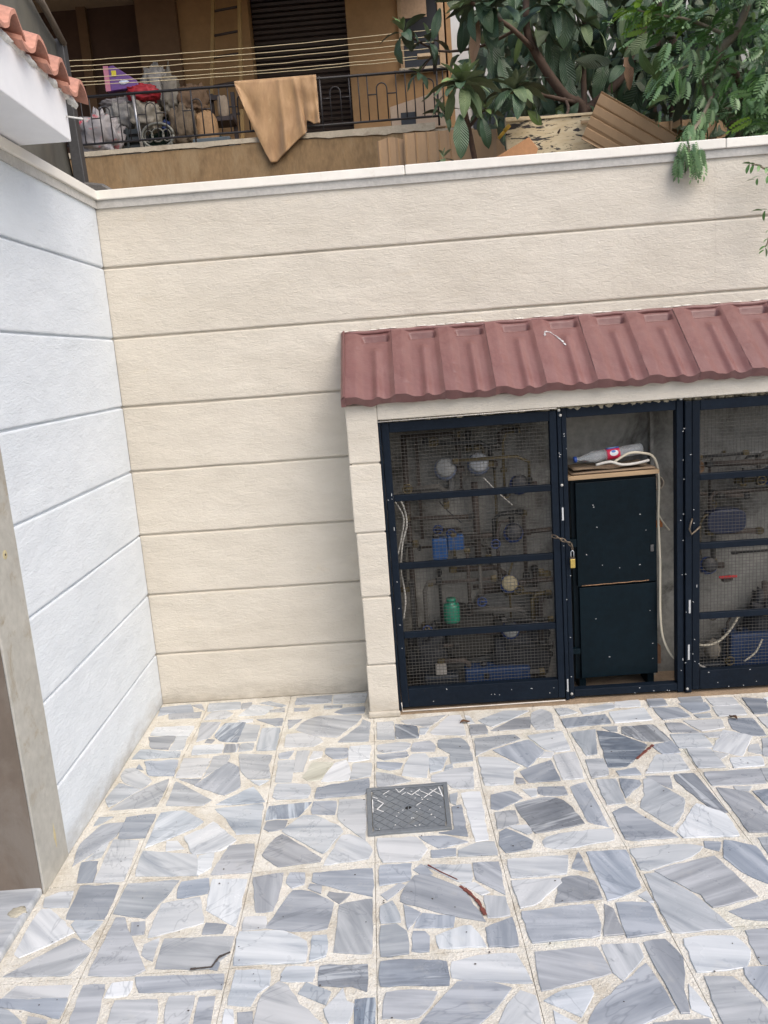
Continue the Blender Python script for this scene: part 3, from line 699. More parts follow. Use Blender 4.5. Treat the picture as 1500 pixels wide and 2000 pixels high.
rnd = random.Random(3); outer = MB(); rs = {k: MB() for k in 'wlm'}
def shrink(poly, g):
    cx = sum(p[0] for p in poly) / len(poly); cy = sum(p[1] for p in poly) / len(poly); o = []
    for p in poly:
        d = math.hypot(p[0] - cx, p[1] - cy); k = max(.5, 1 - g / max(d, 1e-3)); o.append((cx + (p[0] - cx) * k, cy + (p[1] - cy) * k))
    return o
for c in range(-8, 15):
    for r in range(-1, 16):
        if (c, r) in tiles:
            if any(pip(x, y, [node(c, r), node(c + 1, r), node(c + 1, r + 1), node(c, r + 1)]) for x, y in allcen): continue
        else: tile_mesh(c, r, outer)
        if c < -3: continue
        q = [node(c, r + 1), node(c + 1, r + 1), node(c + 1, r), node(c, r)]
        for p in cut(shrink(q, .02), rnd, 3): stone_mesh(shrink(p, .011), rs[rnd.choice('wlmm')], rnd.random() * 99, .0025)
o = outer.build('paving_tiles_beyond', M_GROUT, floor); o['kind'] = 'stuff'
for k, b in rs.items(): o = b.build('marble_pieces_beyond', MARB[k], floor); o['kind'] = 'stuff'
# dark cracks and dried red-brown paint caught in the joints
M_CRACK = mat('open_crack', (.06, .05, .045), .9); M_REDP = mat('red_brown_paint', (.16, .050, .038), .6, .3, 60, .4, 200)
def fleck_line(name, pts, wd, m, z=.0052):
    b = MB(); n = len(pts)
    for i in range(n - 1):
        a = Vector((*pts[i], z)); c = Vector((*pts[i + 1], z)); d = (c - a).normalized(); s_ = Vector((-d.y, d.x, 0)); k = 4
        for j in range(k):
            p = a.lerp(c, j / k); q = a.lerp(c, (j + 1) / k); w0 = wd * (.6 + .8 * random.random()); h = Vector((0, 0, .0012))
            b.hexa([p - s_ * w0 - h, q - s_ * w0 - h, q + s_ * w0 - h, p + s_ * w0 - h, p - s_ * w0 * .8 + h, q - s_ * w0 * .7 + h, q + s_ * w0 * .7 + h, p + s_ * w0 * .8 + h])
    return b.build(name, m, floor)
fleck_line('paint_streak', [(0.256, -0.949), (0.278, -0.977), (0.302, -1.025), (0.313, -1.081)], .0055, M_REDP)
fleck_line('paint_streak', [(1.104, -0.194), (1.064, -0.233), (1.009, -0.289)], .005, M_REDP)
fleck_line('crack', [(0.167, -0.836), (0.203, -0.874), (0.251, -0.917)], .0018, M_REDP)
fleck_line('crack', [(-0.404, -1.150), (-0.432, -1.164), (-0.446, -1.200), (-0.503, -1.202)], .0028, M_CRACK)

# ---- drain cover
def lid():
    q = [Vector((*p, 0)) for p in [(-0.029, -0.356), (0.273, -0.356), (0.262, -0.652), (-0.023, -0.653)]]
    o0 = q[0] * .25 + q[1] * .25 + q[2] * .25 + q[3] * .25
    t = thing('drain_cover', 'square grey iron inspection cover with diamond pattern set in the marble paving', 'drain cover', o0)
    def P(u, v, z):
        x = (q[0] * (1 - u) + q[1] * u) * (1 - v) + (q[3] * (1 - u) + q[2] * u) * v; return Vector((x.x, x.y, z))
    mi = mat('painted_iron', (.19, .21, .23), .45, .15, 14, .25, 150, .3, dirt=(9, .55, .8), dirtcol=(.22, .22, .20))
    mw_ = mat('white_paint_marks', (.78, .78, .76), .6)
    b = MB(); e = .055
    for (u0, u1, v0, v1) in ((0, 1, 0, e), (0, 1, 1 - e, 1), (0, e, e, 1 - e), (1 - e, 1, e, 1 - e)):
        b.hexa([P(u0, v1, -.02), P(u1, v1, -.02), P(u1, v0, -.02), P(u0, v0, -.02), P(u0, v1, .0085), P(u1, v1, .0085), P(u1, v0, .0085), P(u0, v0, .0085)])
    b.build('frame', mi, t, bevel=.0012)
    b = MB(); e2 = e + .008; n = 28; c = .5; rad = .042
    # plate with a finger hole: ring of quads from the hole out to the rectangle
    inn = [(c + rad * math.cos(2 * math.pi * i / n), c + rad * math.sin(2 * math.pi * i / n)) for i in range(n)]; out_ = []
    for i in range(n):
        a = 2 * math.pi * i / n; dx, dy = math.cos(a), math.sin(a); k = (c - e2) / max(abs(dx), abs(dy)); out_.append((c + dx * k, c + dy * k))
    zt = .0052
    b.add([P(u, v, zt) for u, v in out_] + [P(u, v, zt) for u, v in inn] + [P(u, v, -.02) for u, v in inn], [(i, (i + 1) % n, n + (i + 1) % n, n + i)[::-1] for i in range(n)] + [(n + i, n + (i + 1) % n, 2 * n + (i + 1) % n, 2 * n + i)[::-1] for i in range(n)])
    b.build('cover_plate', mi, t)
    # raised diamonds: cells between crossing grooves
    b = MB(); k = 7.0; rnd = random.Random(5); fl = MB(); lo, hi = e2 + .012, 1 - e2 - .012
    for i in range(-8, 9):
        for j in range(0, 18):
            cu, cv = (i + j) / 2 / k * .98, (j - i) / 2 / k * .98
            h = .5 / k - .0075; cell = [(cu, cv - h), (cu + h, cv), (cu, cv + h), (cu - h, cv)]
            # clip to the rectangle
            for ax, val, sg in ((0, lo, 1), (0, hi, -1), (1, lo, 1), (1, hi, -1)):
                o_ = []
                for m_ in range(len(cell)):
                    p, r_ = cell[m_], cell[(m_ + 1) % len(cell)]; dp = (p[ax] - val) * sg; dr = (r_[ax] - val) * sg
                    if dp >= 0: o_.append(p)
                    if dp * dr < 0:
                        tt = dp / (dp - dr); o_.append((p[0] + (r_[0] - p[0]) * tt, p[1] + (r_[1] - p[1]) * tt))
                cell = o_
                if len(cell) < 3: break
            if len(cell) < 3 or math.hypot(cu - .5, cv - .5) < .075: continue
            m_ = len(cell); b.add([P(u, v, zt - .001) for u, v in cell] + [P(u, v, zt + .0022) for u, v in cell], [tuple(range(2 * m_ - 1, m_ - 1, -1))] + [(a, a + m_, (a + 1) % m_ + m_, (a + 1) % m_) for a in range(m_)])
    b.build('diamond', mi, t, kind='stuff')
    marks = [(.36, .07, .40, .16, 1), (.40, .16, .47, .07, 1), (.5, .18, .55, .24, 1), (.55, .24, .66, .12, 1), (.66, .16, .80, .30, 1), (.70, .32, .86, .14, 1), (.78, .14, .92, .30, 1), (.89, .10, .93, .33, 1.4), (.07, .28, .07, .56, 1), (.07, .22, .13, .26, 1), (.13, .30, .20, .38, 1), (.20, .38, .12, .50, 1), (.12, .50, .20, .56, 1), (.2, .18, .28, .10, .8), (.43, .22, .48, .17, .8), (.6, .22, .65, .27, .8), (.6, .48, .66, .42, .8)]
    for u0, v0, u1, v1, wd in marks:
        d = Vector((u1 - u0, v1 - v0)); L = d.length; d /= L; s_ = Vector((-d.y, d.x)) * .0048 * wd; z0 = zt + .0028
        fl.add([P(u0 - s_.x, v0 - s_.y, z0), P(u1 - s_.x, v1 - s_.y, z0), P(u1 + s_.x, v1 + s_.y, z0), P(u0 + s_.x, v0 + s_.y, z0)], [(0, 1, 2, 3)])
    for _ in range(22):
        u = rnd.uniform(.1, .92) if rnd.random() < .4 else rnd.uniform(.55, .9); v = rnd.uniform(.12, .92); a = rnd.choice((.7, -.7)); r1 = rnd.uniform(.006, .013); r2 = .0045; z0 = zt + .0028
        ca, sa = math.cos(a), math.sin(a); pts = [(u + x * ca - y * sa, v + x * sa + y * ca) for x, y in ((-r1, -r2), (r1, -r2), (r1, r2), (-r1, r2))]
        fl.add([P(*p, z0) for p in pts], [(0, 1, 2, 3)])
    fl.build('paint_mark', mw_, t, kind='stuff', thick=.0006)
    b = MB(); b.lathe([(.0001, 0), (.0128, 0), (.0128, .0006)], P(.5, .5, .0018), (0, 0, 1), 20, False); b.build('hole_shade_disc', mat('hole_shade_black', (.01, .01, .01), .9), t); b = MB(); a_ = P(.5, .46, .0032); c_ = P(.5, .54, .0032); b.tube([a_, c_], .0018, 6); b.build('lifting_bar', mi, t)  # black disc stands in for the shade inside the finger hole
lid()

# ---- boundary walls
GZ = [2.3328, 2.053, 1.7497, 1.4454, 1.1489, .847, .5557, .2573, 0]
back_wall = thing('boundary_wall', 'cream stone-effect wall with level grooves behind the red-roofed meter niche', 'wall', W(2, 0, 0))
MB().wbox(-.15, 5.2, -.22, -.012, 0, 2.335).build('wall_core', M_CREAM, back_wall)
def course(x0, x1, z0, z1, parent, m, P, jit=0):
    """one dressed course: face with rounded-over long edges standing out of the core"""
    g, d = .0042, .007; prof = [(z0 + g, -.012), (z0 + g, -.005), (z0 + g + .0028, -.0012), (z0 + g + d, 0), (z1 - g - d, 0), (z1 - g - .0028, -.0012), (z1 - g, -.005), (z1 - g, -.012)]
    b = MB(); n = max(2, int((x1 - x0) / .08)); vs = []; k = len(prof)
    for i in range(n + 1):
        x = x0 + (x1 - x0) * i / n
        for j, (z, o) in enumerate(prof):
            wob = .0022 * noise.noise(Vector((x * 4, z0 * 5 + (j > 3) * 3, jit)))
            edge = -.0004 if (i in (0, n) and o > -.003) else 0
            vs.append(P(x, o + edge + .0015 * noise.noise(Vector((x * 1.5, z * 3, jit + 4))), z + wob))
    fs = [(i * k + j, (i + 1) * k + j, (i + 1) * k + j + 1, i * k + j + 1) for i in range(n) for j in range(k - 1)]
    b.add(vs, fs, False); b.build('block', m, parent)
cuts = {0: [.0, 1.33, 2.655, 3.9, 5.2], 1: [0, 2.0, 2.66, 3.9, 5.2], 2: [0, 1.15, 3.1, 5.2], 3: [0, 1.95, 3.6, 5.2], 4: [0, 1.3, 3.5, 5.2], 5: [0, 1.6, 5.2], 6: [0, 1.2, 5.2], 7: [0, 1.5, 5.2]}
for i in range(8):
    xs = cuts[i]
    for a, b_ in zip(xs[:-1], xs[1:]): course(a + (.0003 if a else .0), b_ - .0003, GZ[i + 1] - (.004 if i == 7 else 0), GZ[i], back_wall, M_CREAM, W, i * 5)
for k in range(5):
    a = -.005 + k * 1.35; b = MB(); b.wbox(a + .001, a + 1.349, -.24, .019, 2.3335, 2.3725 + .0008 * (k % 2)); b.build('coping', M_COPING, back_wall, bevel=.004)
MB().wbox(-.004, 5.2, -.006, .0085, 2.300, 2.333).build('coping_shade_band', M_COPSHADE, back_wall)  # grey strip painted as the shadow under the back coping

left_wall = thing('boundary_wall', 'bright white stone-effect wall with level grooves running back beside the marble jamb', 'wall', LW(.6, 0, 0))
def LWP(t, o, z): return LW(1.215 - t, o, z)
def lbox(b, t0, t1, o0, o1, z0, z1):
    return b.hexa([LW(t1, o1, z0), LW(t0, o1, z0), LW(t0, o0, z0), LW(t1, o0, z0), LW(t1, o1, z1), LW(t0, o1, z1), LW(t0, o0, z1), LW(t1, o0, z1)])
b = MB(); lbox(b, -.14, 1.215, -.2, -.012, 0, 2.335); b.build('wall_core', M_WHITE, left_wall)
for i in range(8): course(0.0, 1.212, GZ[i + 1] - (.004 if i == 7 else 0), GZ[i], left_wall, M_WHITE, LWP, 50 + i * 5)
b = MB(); lbox(b, -.02, 1.215, -.22, .02, 2.3335, 2.3722); b.build('coping', M_COPING, left_wall, bevel=.004)
b = MB(); lbox(b, .0, 1.215, -.006, .0085, 2.30, 2.333); b.build('coping_shade_band', M_COPSHADE, left_wall)  # same painted shadow strip under the left coping

# ---- marble jamb, door reveal and threshold on the left
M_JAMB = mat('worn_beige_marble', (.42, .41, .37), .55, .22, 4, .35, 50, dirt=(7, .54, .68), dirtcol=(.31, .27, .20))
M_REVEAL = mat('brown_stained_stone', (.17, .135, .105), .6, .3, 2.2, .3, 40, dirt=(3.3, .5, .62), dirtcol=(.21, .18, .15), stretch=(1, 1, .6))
j = thing('door_jamb', 'upright worn beige marble door jamb at the end of the white wall', 'door jamb', (-1.1, -.76, 0))
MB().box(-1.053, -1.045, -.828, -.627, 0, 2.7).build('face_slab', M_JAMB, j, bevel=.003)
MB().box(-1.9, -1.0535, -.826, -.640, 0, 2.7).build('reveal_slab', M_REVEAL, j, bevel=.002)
M_HOLE = mat('filler', (.46, .40, .24), .8)
b = MB(); b.lathe([(.016, 0), (.014, .0012), (.004, .0014)], (-1.0455, -.715, 1.08), (1, 0, 0), 11); b.build('filler_patch', M_HOLE, j)
b = MB(); b.lathe([(.004, 0), (.003, .001)], (-1.0438, -.715, 1.08), (1, 0, 0), 8); b.build('screw_hole', M_CRACK, j)
b = MB(); b.prism([(-1.0453, -.712, .12), (-1.0453, -.702, .08), (-1.0453, -.695, .125), (-1.0453, -.702, .17)], (.001, 0, 0)); b.build('filler_patch', M_HOLE, j)
t = thing('threshold', 'grey marble door threshold with a rounded edge and a chipped corner', 'threshold', (-1.4, -1.6, 0))
b = MB(); b.box(-2.1, -1.055, -3.4, -.817, -.004, .024); b.build('slab', MARB['l'], t, bevel=.008)
b = MB(); b.blob((-1.085, -.935, .022), (.028, .026, .006), 3, .4, 8); b.build('mortar_patch', mat('chip_mortar', (.46, .43, .34), .9, .3, 60, .6, 150), t)

# ---- canopy over the door
M_SLAB = mat('white_painted_concrete', (.80, .81, .83), .65, .05, 2, .15, 30)
M_SOFF = mat('soffit_paint', (.66, .66, .65), .75, .06, 2, .15, 30)
M_TILEM = mat('tile_mortar', (.70, .69, .65), .95, .3, 20, .7, 60)
M_TERRA = mat('orange_clay_tile', (.44, .215, .155), .65, .32, 9, .3, 50, dirt=(7, .58, .8), dirtcol=(.62, .42, .33))
c = thing('door_canopy', 'white canopy slab edged with curved orange clay tiles at the top left', 'canopy', (-1.2, -1.2, 2.4))
b = MB(); y0, y1 = -.165, -2.4
def rz(y): return 2.525 + (y1 - y) * 0 + (-.165 - y) * .035
b.hexa([(-2.2, y1, 2.378), (-.85, y1, 2.378), (-.85, y0, 2.378), (-2.2, y0, 2.378), (-2.2, y1, rz(y1) + .5), (-.85, y1, rz(y1)), (-.85, y0, rz(y0)), (-2.2, y0, rz(y0) + .45)])
b.build('slab', M_SLAB, c, bevel=.004)
def s_tile(y0, i):
    """clay S-tile: roll and pan in one piece, thick broken-looking front edge"""
    b = MB(); nu, nv = 22, 5; P_ = .172; th = .013; L = .36; tw = random.uniform(-.006, .006); lift = random.uniform(-.003, .004)
    def pt(u, v, k):
        y = y0 - P_ * 1.12 * u; t = u * 1.12; w_ = math.sin(math.pi * min(1, t / .62)) if t < .62 else -.30 * math.sin(math.pi * (t - .62) / .5)
        x = -.812 + tw * (u - .5) - L * (1 - v) + .004 * noise.noise(Vector((u * 5, i, 3)))
        return Vector((x, y, rz(y0 - .06) + .018 + lift + .052 * w_ + (1 - v) * .13 - k * th + .006 * (v > .99) * 0))
    for k in (0, 1): b.grid(lambda u, v: pt(u, v, k), nu, nv)
    n1 = nu + 1; f = [pt(q / nu, 1, 0) for q in range(n1)]; g = [pt(q / nu, 1, 1) for q in range(n1)]; b.add(f + g, [(q, q + 1, q + 1 + n1, q + n1) for q in range(nu)])
    for uu in (0, 1):
        f = [pt(uu, q / nv, 0) for q in range(nv + 1)]; g = [pt(uu, q / nv, 1) for q in range(nv + 1)]; b.add(f + g, [(q, q + 1, q + 2 + nv, q + 1 + nv) for q in range(nv)])
    b.build('roof_tile', M_TERRA, c)
for i in range(12): s_tile(-.045 - i * .172, i)
b = MB()
for i in range(26):
    y = -.10 - i * .085; b.blob((-.853, y, rz(y) + .002), (.014, .05, .013), i, .5, 6)
b.build('mortar_bed', M_TILEM, c, kind='stuff')
b = MB(); b.tube([(-.85, -.19, 2.452), (-.80, -.17, 2.446)], .003, 6); b.build('wire_end', mat('pale_wire', (.6, .6, .58), .5), c)

# little pits and crumbs scattered on the paving
b = MB(); rnd = random.Random(31)
for _ in range(150):
    x, y = rnd.uniform(-.95, 1.5), rnd.uniform(-1.5, .25); r_ = rnd.choice((.0015, .002, .003)); k = 6
    b.add([Vector((x + math.cos(2 * math.pi * q_ / k) * r_ * rnd.uniform(.6, 1.4), y + math.sin(2 * math.pi * q_ / k) * r_ * rnd.uniform(.6, 1.4), .0048)) for q_ in range(k)] + [Vector((x, y, .0060))], [(q_, (q_ + 1) % k, k) for q_ in range(k)])
b.build('crumbs', M_CRACK, floor, kind='stuff')
M_DRY = mat('dry_leaf', (.10, .05, .025), .8, .4, 60)
for (x, y), a_, nm in (((0.397, 0.125), .3, 'dry brown leaf curled on the paving just below the gate sill'), ((1.500, -0.021), 1.9, 'tiny dry leaf on the paving near the right picture edge')):
    b = MB(); ca, sa = math.cos(a_), math.sin(a_)
    b.grid(lambda u, v: Vector((x + ca * (u - .5) * .045 - sa * (v - .5) * .022 * math.sin(math.pi * min(.97, u + .03)), y + sa * (u - .5) * .045 + ca * (v - .5) * .022 * math.sin(math.pi * min(.97, u + .03)), .0055 + .012 * abs(v - .5) + .004 * math.sin(u * 5))), 8, 4)
    tag(b.build('dry_leaf', M_DRY, thick=.0006), nm, 'leaf')

# ================================================================== METER NICHE (projects from the back wall)
FO = .287                                   # how far its face stands out of the wall
M_NAVY = mat('navy_gloss_paint', (.006, .0105, .018), .42, .3, 8, .2, 60, dirt=(22, .68, .76), dirtcol=(.03, .027, .024), spec=.13)
M_NAVYD = mat('navy_cabinet_paint', (.003, .0085, .0125), .4, .35, 5, .15, 60, dirt=(6, .62, .8), dirtcol=(.008, .013, .016), spec=.12)
M_FLECK = mat('white_paint_fleck', (.50, .51, .51), .6)
M_ROUGHM = mat('crumbly_mortar', (.40, .35, .25), .95, .4, 30, .9, 90, bdist=.01)
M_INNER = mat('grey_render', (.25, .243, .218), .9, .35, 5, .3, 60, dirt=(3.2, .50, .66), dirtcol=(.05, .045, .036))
M_RROOF = mat('dark_red_roof_paint', (.155, .060, .054), .42, .12, 5, .35, 90, dirt=(3, .35, .9), dirtcol=(.25, .145, .135), spec=.5)
M_RUST = mat('rusty_edge', (.30, .17, .09), .85, .4, 40, .4, 120)
niche = thing('meter_niche', 'low cream masonry niche under a dark red tiled roof housing water meters', 'niche', W(2.2, .15, 0))
def nbox(name, s0, s1, o0, o1, z0, z1, m, bevel=0., parent=None, **k):
    return MB().wbox(s0, s1, o0, o1, z0, z1).build(name, m, parent or niche, bevel=bevel, **k)
zs = [.022, .2487, .5606, .8492, 1.1472, 1.398]
for i in range(5):
    jog = (.0, .006, .004, -.002, 0)[i]
    nbox('block', 1.026 + jog, 1.1575, .012, FO + (.002 if i % 2 else 0), zs[i] + .0035, zs[i + 1] - .0035, M_CREAM, .005)
nbox('pillar_core', 1.036, 1.152, .008, FO - .008, 0, 1.397, M_CREAM)
nbox('pillar_foot', 1.018, 1.162, .02, FO + .012, 0, .028, M_CREAM, .008)
nbox('lintel', 1.158, 3.6, .16, FO, 1.325, 1.398, M_CREAM, .004)
nbox('inner_lintel', 1.158, 3.6, .02, .158, 1.34, 1.398, M_ROUGHM)
nbox('end_wall', 3.5, 3.6, .008, FO - .01, 0, 1.3245, M_CREAM)
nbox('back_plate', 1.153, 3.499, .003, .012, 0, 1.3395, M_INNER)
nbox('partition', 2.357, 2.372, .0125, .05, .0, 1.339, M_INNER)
nbox('sill', 1.158, 3.499, .013, FO - .012, -.004, .016, mat('brown_sill', (.26, .19, .125), .9, .3, 14, .5, 70))
b = MB()
for i in range(70):
    s = 1.17 + i * .033; b.blob(W(s, .245, 1.321 + .004 * math.sin(i * 1.7)), (.022, .02, .008 + .006 * abs(math.sin(i * 2.3))), i, .5, 5)
b.build('crumbling_mortar', M_ROUGHM, niche, kind='stuff')

# ---- its roof
RT = (.0, 1.690); RE = (.338, 1.417)                       # (o, z) of the slope's top and eave
SL = math.hypot(RE[0] - RT[0], RE[1] - RT[1]); sd_ = ((RE[0] - RT[0]) / SL, (RE[1] - RT[1]) / SL); sn_ = (-sd_[1], sd_[0])
def RP(s, d, h):
    """point on the slope: d metres down it, h metres proud of it"""
    return W(s, RT[0] + sd_[0] * d + sn_[0] * h, RT[1] + sd_[1] * d + sn_[1] * h)
roof = thing('tiled_roof', 'lean-to roof of dark red interlocking tiles with pocket slots and a wavy eave', 'roof', W(2.2, 0, 1.41))
PITCH = .2052
def sst(a, b, x): x = max(0, min(1, (x - a) / (b - a))); return x * x * (3 - 2 * x)
def prof(t, v):
    rib = (.010 + .007 * v) * (1 - sst(.20, .40, t))
    bump_ = (.005 + .015 * v) * math.exp(-((t - .655) / .085) ** 2) * sst(.24, .34, v)
    bump_ += .004 * math.exp(-((t - .655) / .09) ** 2 - ((v - .30) / .05) ** 2)
    edge = (.010 + .007 * v) * sst(.88, 1.02, t) * .95
    h = max(rib, edge) + bump_ - .009 * math.sin(math.pi * sst(.36, .95, t)) * v
    # pocket with a bar in it at the head of the pan
    if .36 < t < .95 and .065 < v < .155:
        k = sst(.36, .40, t) * (1 - sst(.91, .95, t)) * sst(.065, .08, v) * (1 - sst(.14, .155, v))
        bar = sst(.44, .48, t) * (1 - sst(.84, .88, t)) * sst(.115, .128, v)
        h -= .021 * k - .009 * bar * k
    return h
NU, NV = 34, 44
for i in range(13):
    s0 = 1.034 + i * PITCH; b = MB(); seed = i * 3.7
    def fn(u, v):
        h = prof(u, v) + .0012 * noise.noise(Vector((u * 6, v * 9, seed)))
        if u < .30 and .2 < v < .95:                                  # weathered flange
            h += .0016 * noise.noise(Vector((u * 30, v * 40, seed)))
            if (v * 7.5 + seed) % 1 < .05 and u > .2: h -= .003
        dn = SL * v + (.004 * noise.noise(Vector((u * 5, seed, 1))) if v > .97 else 0)
        return RP(s0 + u * PITCH, dn, h + .002 * (1 if i % 2 else 0) * (1 - v))
    b.grid(fn, NU, NV)
    # eave lip: front edge folded down and back under
    top = [fn(k / NU, 1) for k in range(NU + 1)]; lip = []; lip2 = []
    for k, p in enumerate(top):
        u = k / NU; drop = .026 + .010 * noise.noise(Vector((u * 3 + i * 3, 4, 1))) + .5 * prof(u, 1)
        lip.append(p + Vector((NX * -.024, NY * -.024, -drop))); lip2.append(W(s0 + u * PITCH, FO - .02, 1.3985))
    n1 = NU + 1; b.add(top + lip, [(k, k + n1, k + 1 + n1, k + 1)[::-1] for k in range(NU)], False)
    b.add(lip + lip2, [(k, k + n1, k + 1 + n1, k + 1)[::-1] for k in range(NU)], False)
    b.build('roof_tile', M_RROOF, roof)
b = MB(); n = 12                                                     # verge strip and gable end
b.grid(lambda u, v: RP(1.016 + u * .018, SL * v, .006 + .016 * math.sin(math.pi * min(1, u * 1.3) * .5)), 4, n)
b.add([RP(1.016, 0, .006), RP(1.016, SL, .006), W(1.016, RE[0] - .006, 1.392), W(1.016, .02, 1.392), W(1.016, .003, 1.5)], [(0, 1, 2, 3, 4)])
b.add([RP(1.016, SL, .006), RP(1.034, SL, .022), W(1.034, RE[0] - .006, 1.392), W(1.016, RE[0] - .006, 1.392)], [(0, 3, 2, 1)])
b.build('verge', M_RROOF, roof)
b = MB(); pts = [W(1.02 + k * .05, .004, 1.692 + .002 * math.sin(k * 1.9)) for k in range(52)]; b.tube(pts, .0095, 8); b.build('top_fillet', M_RROOF, roof)
b = MB()
for k in range(60):
    if noise.noise(Vector((k * .7, 0, 3))) > -.1: b.blob(W(1.03 + k * .043, .006, 1.703 + .001 * (k % 3)), (.022, .003, .0025), k, .5, 5)
b.build('paint_ridge', M_COPING, roof, kind='stuff')
def rfleck(pts, wd):
    b = MB()
    for p, q in zip(pts[:-1], pts[1:]):
        for k in range(5):
            t = (k + random.random() * .6) / 5; u = tuple(p[m] + (q[m] - p[m]) * t for m in (0, 1)); r_ = wd * random.uniform(.4, 1.1); tt = ((u[0] - 1.034) / PITCH) % 1; h0 = prof(tt, u[1] / SL) + .0022
            b.add([RP(u[0] + dx * r_, u[1] + dy * r_, h0) for dx, dy in ((-1, -.4), (.2, -.9), (1.1, .3), (.1, 1))], [(0, 1, 2, 3)])
    b.build('paint_splash', M_FLECK, roof, thick=.0005)
rfleck([(1.895, .13), (1.90, .10), (1.925, .095), (1.945, .12), (1.965, .155), (1.975, .19)], .0055)

# ---- steel frame and the three bays
def flecks(parent, n, s0, s1, z0, z1, o, seed, big=1.):
    rnd = random.Random(seed); b = MB()
    for _ in range(n):
        s, z = rnd.uniform(s0, s1), rnd.uniform(z0, z1); l, w0, a = rnd.uniform(.0013, .0032) * big, .0013 * big, rnd.uniform(-1, .4)
        if rnd.random() < .12: l *= 2.5; a = 1.57
        ca, sa = math.cos(a), math.sin(a); b.add([W(s + x * ca - y * sa, o + .0006, z + x * sa + y * ca) for x, y in ((-l, -w0), (l, -w0), (l, w0), (-l, w0))], [(0, 1, 2, 3)])
    b.build('paint_fleck', M_FLECK, parent, kind='stuff', thick=.0004)
fr = thing('gate_frame', 'dark navy steel frame with open middle bay fixed in the meter niche', 'frame', W(2.2, .25, .02))
def steel(name, s0, s1, o0, o1, z0, z1, parent, m=None): return MB().wbox(s0, s1, o0, o1, z0, z1).build(name, m or M_NAVY, parent, bevel=.0025)
steel('jamb_post', 1.158, 1.168, .232, .286, .02, 1.325, fr)
steel('middle_post', 1.905, 1.921, .225, .272, .02, 1.31, fr); steel('middle_post', 1.924, 1.945, .215, .262, .02, 1.318, fr)
steel('middle_post', 2.402, 2.430, .215, .262, .02, 1.318, fr); steel('middle_post', 2.434, 2.462, .225, .272, .02, 1.31, fr)
steel('head_rail', 1.946, 2.401, .222, .258, 1.276, 1.318, fr); steel('sill_rail', 1.946, 2.401, .222, .262, .028, .062, fr)
b = MB(); b.tube([W(1.158, .289, 1.318), W(1.9, .289, 1.322)], .0022, 6); b.build('bare_edge', mat('bare_primer', (.62, .58, .52), .6), fr); b = MB(); b.tube([W(1.17, .28, .06), W(1.172, .28, .018), W(1.90, .28, .024)], .0025, 6)
b.build('bare_edge', mat('bare_primer', (.62, .58, .52), .6), fr)
for s, z in ((1.912, 1.312), (2.415, 1.322), (1.918, 1.29), (1.915, .995), (1.93, .05), (2.44, .04)):
    b = MB(); b.lathe([(.003, 0), (.0062, .003), (.0062, .006), (.002, .008)], W(s, .272, z), (NX, NY, 0), 10); b.build('hinge_knuckle', mat('worn_zinc', (.42, .41, .38), .5, .3, 40, metal=.3), fr)
flecks(fr, 14, 1.908, 1.942, .05, 1.3, .272, 3); flecks(fr, 14, 2.41, 2.46, .05, 1.3, .272, 4); flecks(fr, 5, 1.96, 2.4, .03, .06, .262, 5)
for s, z, w0, h in ((1.916, .87, .0035, .028), (1.914, .09, .003, .03), (2.452, .42, .004, .03), (2.448, .21, .004, .035)):
    MB().wbox(s - w0, s + w0, .2722, .2732, z - h, z + h).build('paint_fleck', M_FLECK, fr)
M_WIRE = mat('dusty_mesh_wire', (.10, .095, .085), .6, .3, 20, metal=.2)
def leaf(label, s0, s1, seed):
    t = thing('mesh_gate', label, 'gate', W((s0 + s1) / 2, .24, .03), 'wire mesh gate leaves in the meter niche')
    a, c_ = .232, .268
    steel('stile', s0, s0 + .032, a, c_, .03, 1.31, t); steel('stile', s1 - .030, s1, a, c_, .03, 1.31, t)
    steel('top_rail', s0 + .033, s1 - .031, a, c_, 1.268, 1.31, t); steel('bottom_rail', s0 + .033, s1 - .031, a, c_, .03, .118, t)
    for z in (.985, .684, .368): steel('mid_rail', s0 + .033, s1 - .031, .244, .264, z - .014, z + .014, t)
    b = MB(); st = .0152; n = int((s1 - s0 - .06) / st); k = 13; rnd = random.Random(seed)
    def off(s, z): return .237 + .006 * noise.noise(Vector((s * 4, z * 4, seed)))
    for i in range(n + 1):
        s = s0 + .03 + i * st; pts = [W(s + .002 * noise.noise(Vector((i * .4, q, seed))), off(s, z), z) for q, z in enumerate([.11 + 1.165 * m / k for m in range(k + 1)])]
        b.tube(pts, 0.0010, 3, True, False)
    m_ = int(1.16 / .0148)
    for i in range(m_ + 1):
        z = .113 + i * .0148; pts = [W(s, off(s, z) + .0012, z + .0035 * noise.noise(Vector((s * 5, i * .35, seed + 3)))) for s in [s0 + .03 + (s1 - s0 - .06) * m / k for m in range(k + 1)]]
        b.tube(pts, 0.0012, 3, True, False)
    b.build('wire_mesh', M_WIRE, t, kind='stuff')
    flecks(t, 10, s0 + .04, s1 - .03, .035, .11, .268, seed + 9); flecks(t, 8, s0, s0 + .03, .1, 1.2, .268, seed + 5)
    return t
leaf('left wire mesh gate leaf beside the cream pillar, fastened by the chain', 1.170, 1.903, 1)
leaf('right wire mesh gate leaf beyond the black cabinet, cut by the picture edge', 2.465, 3.30, 2)

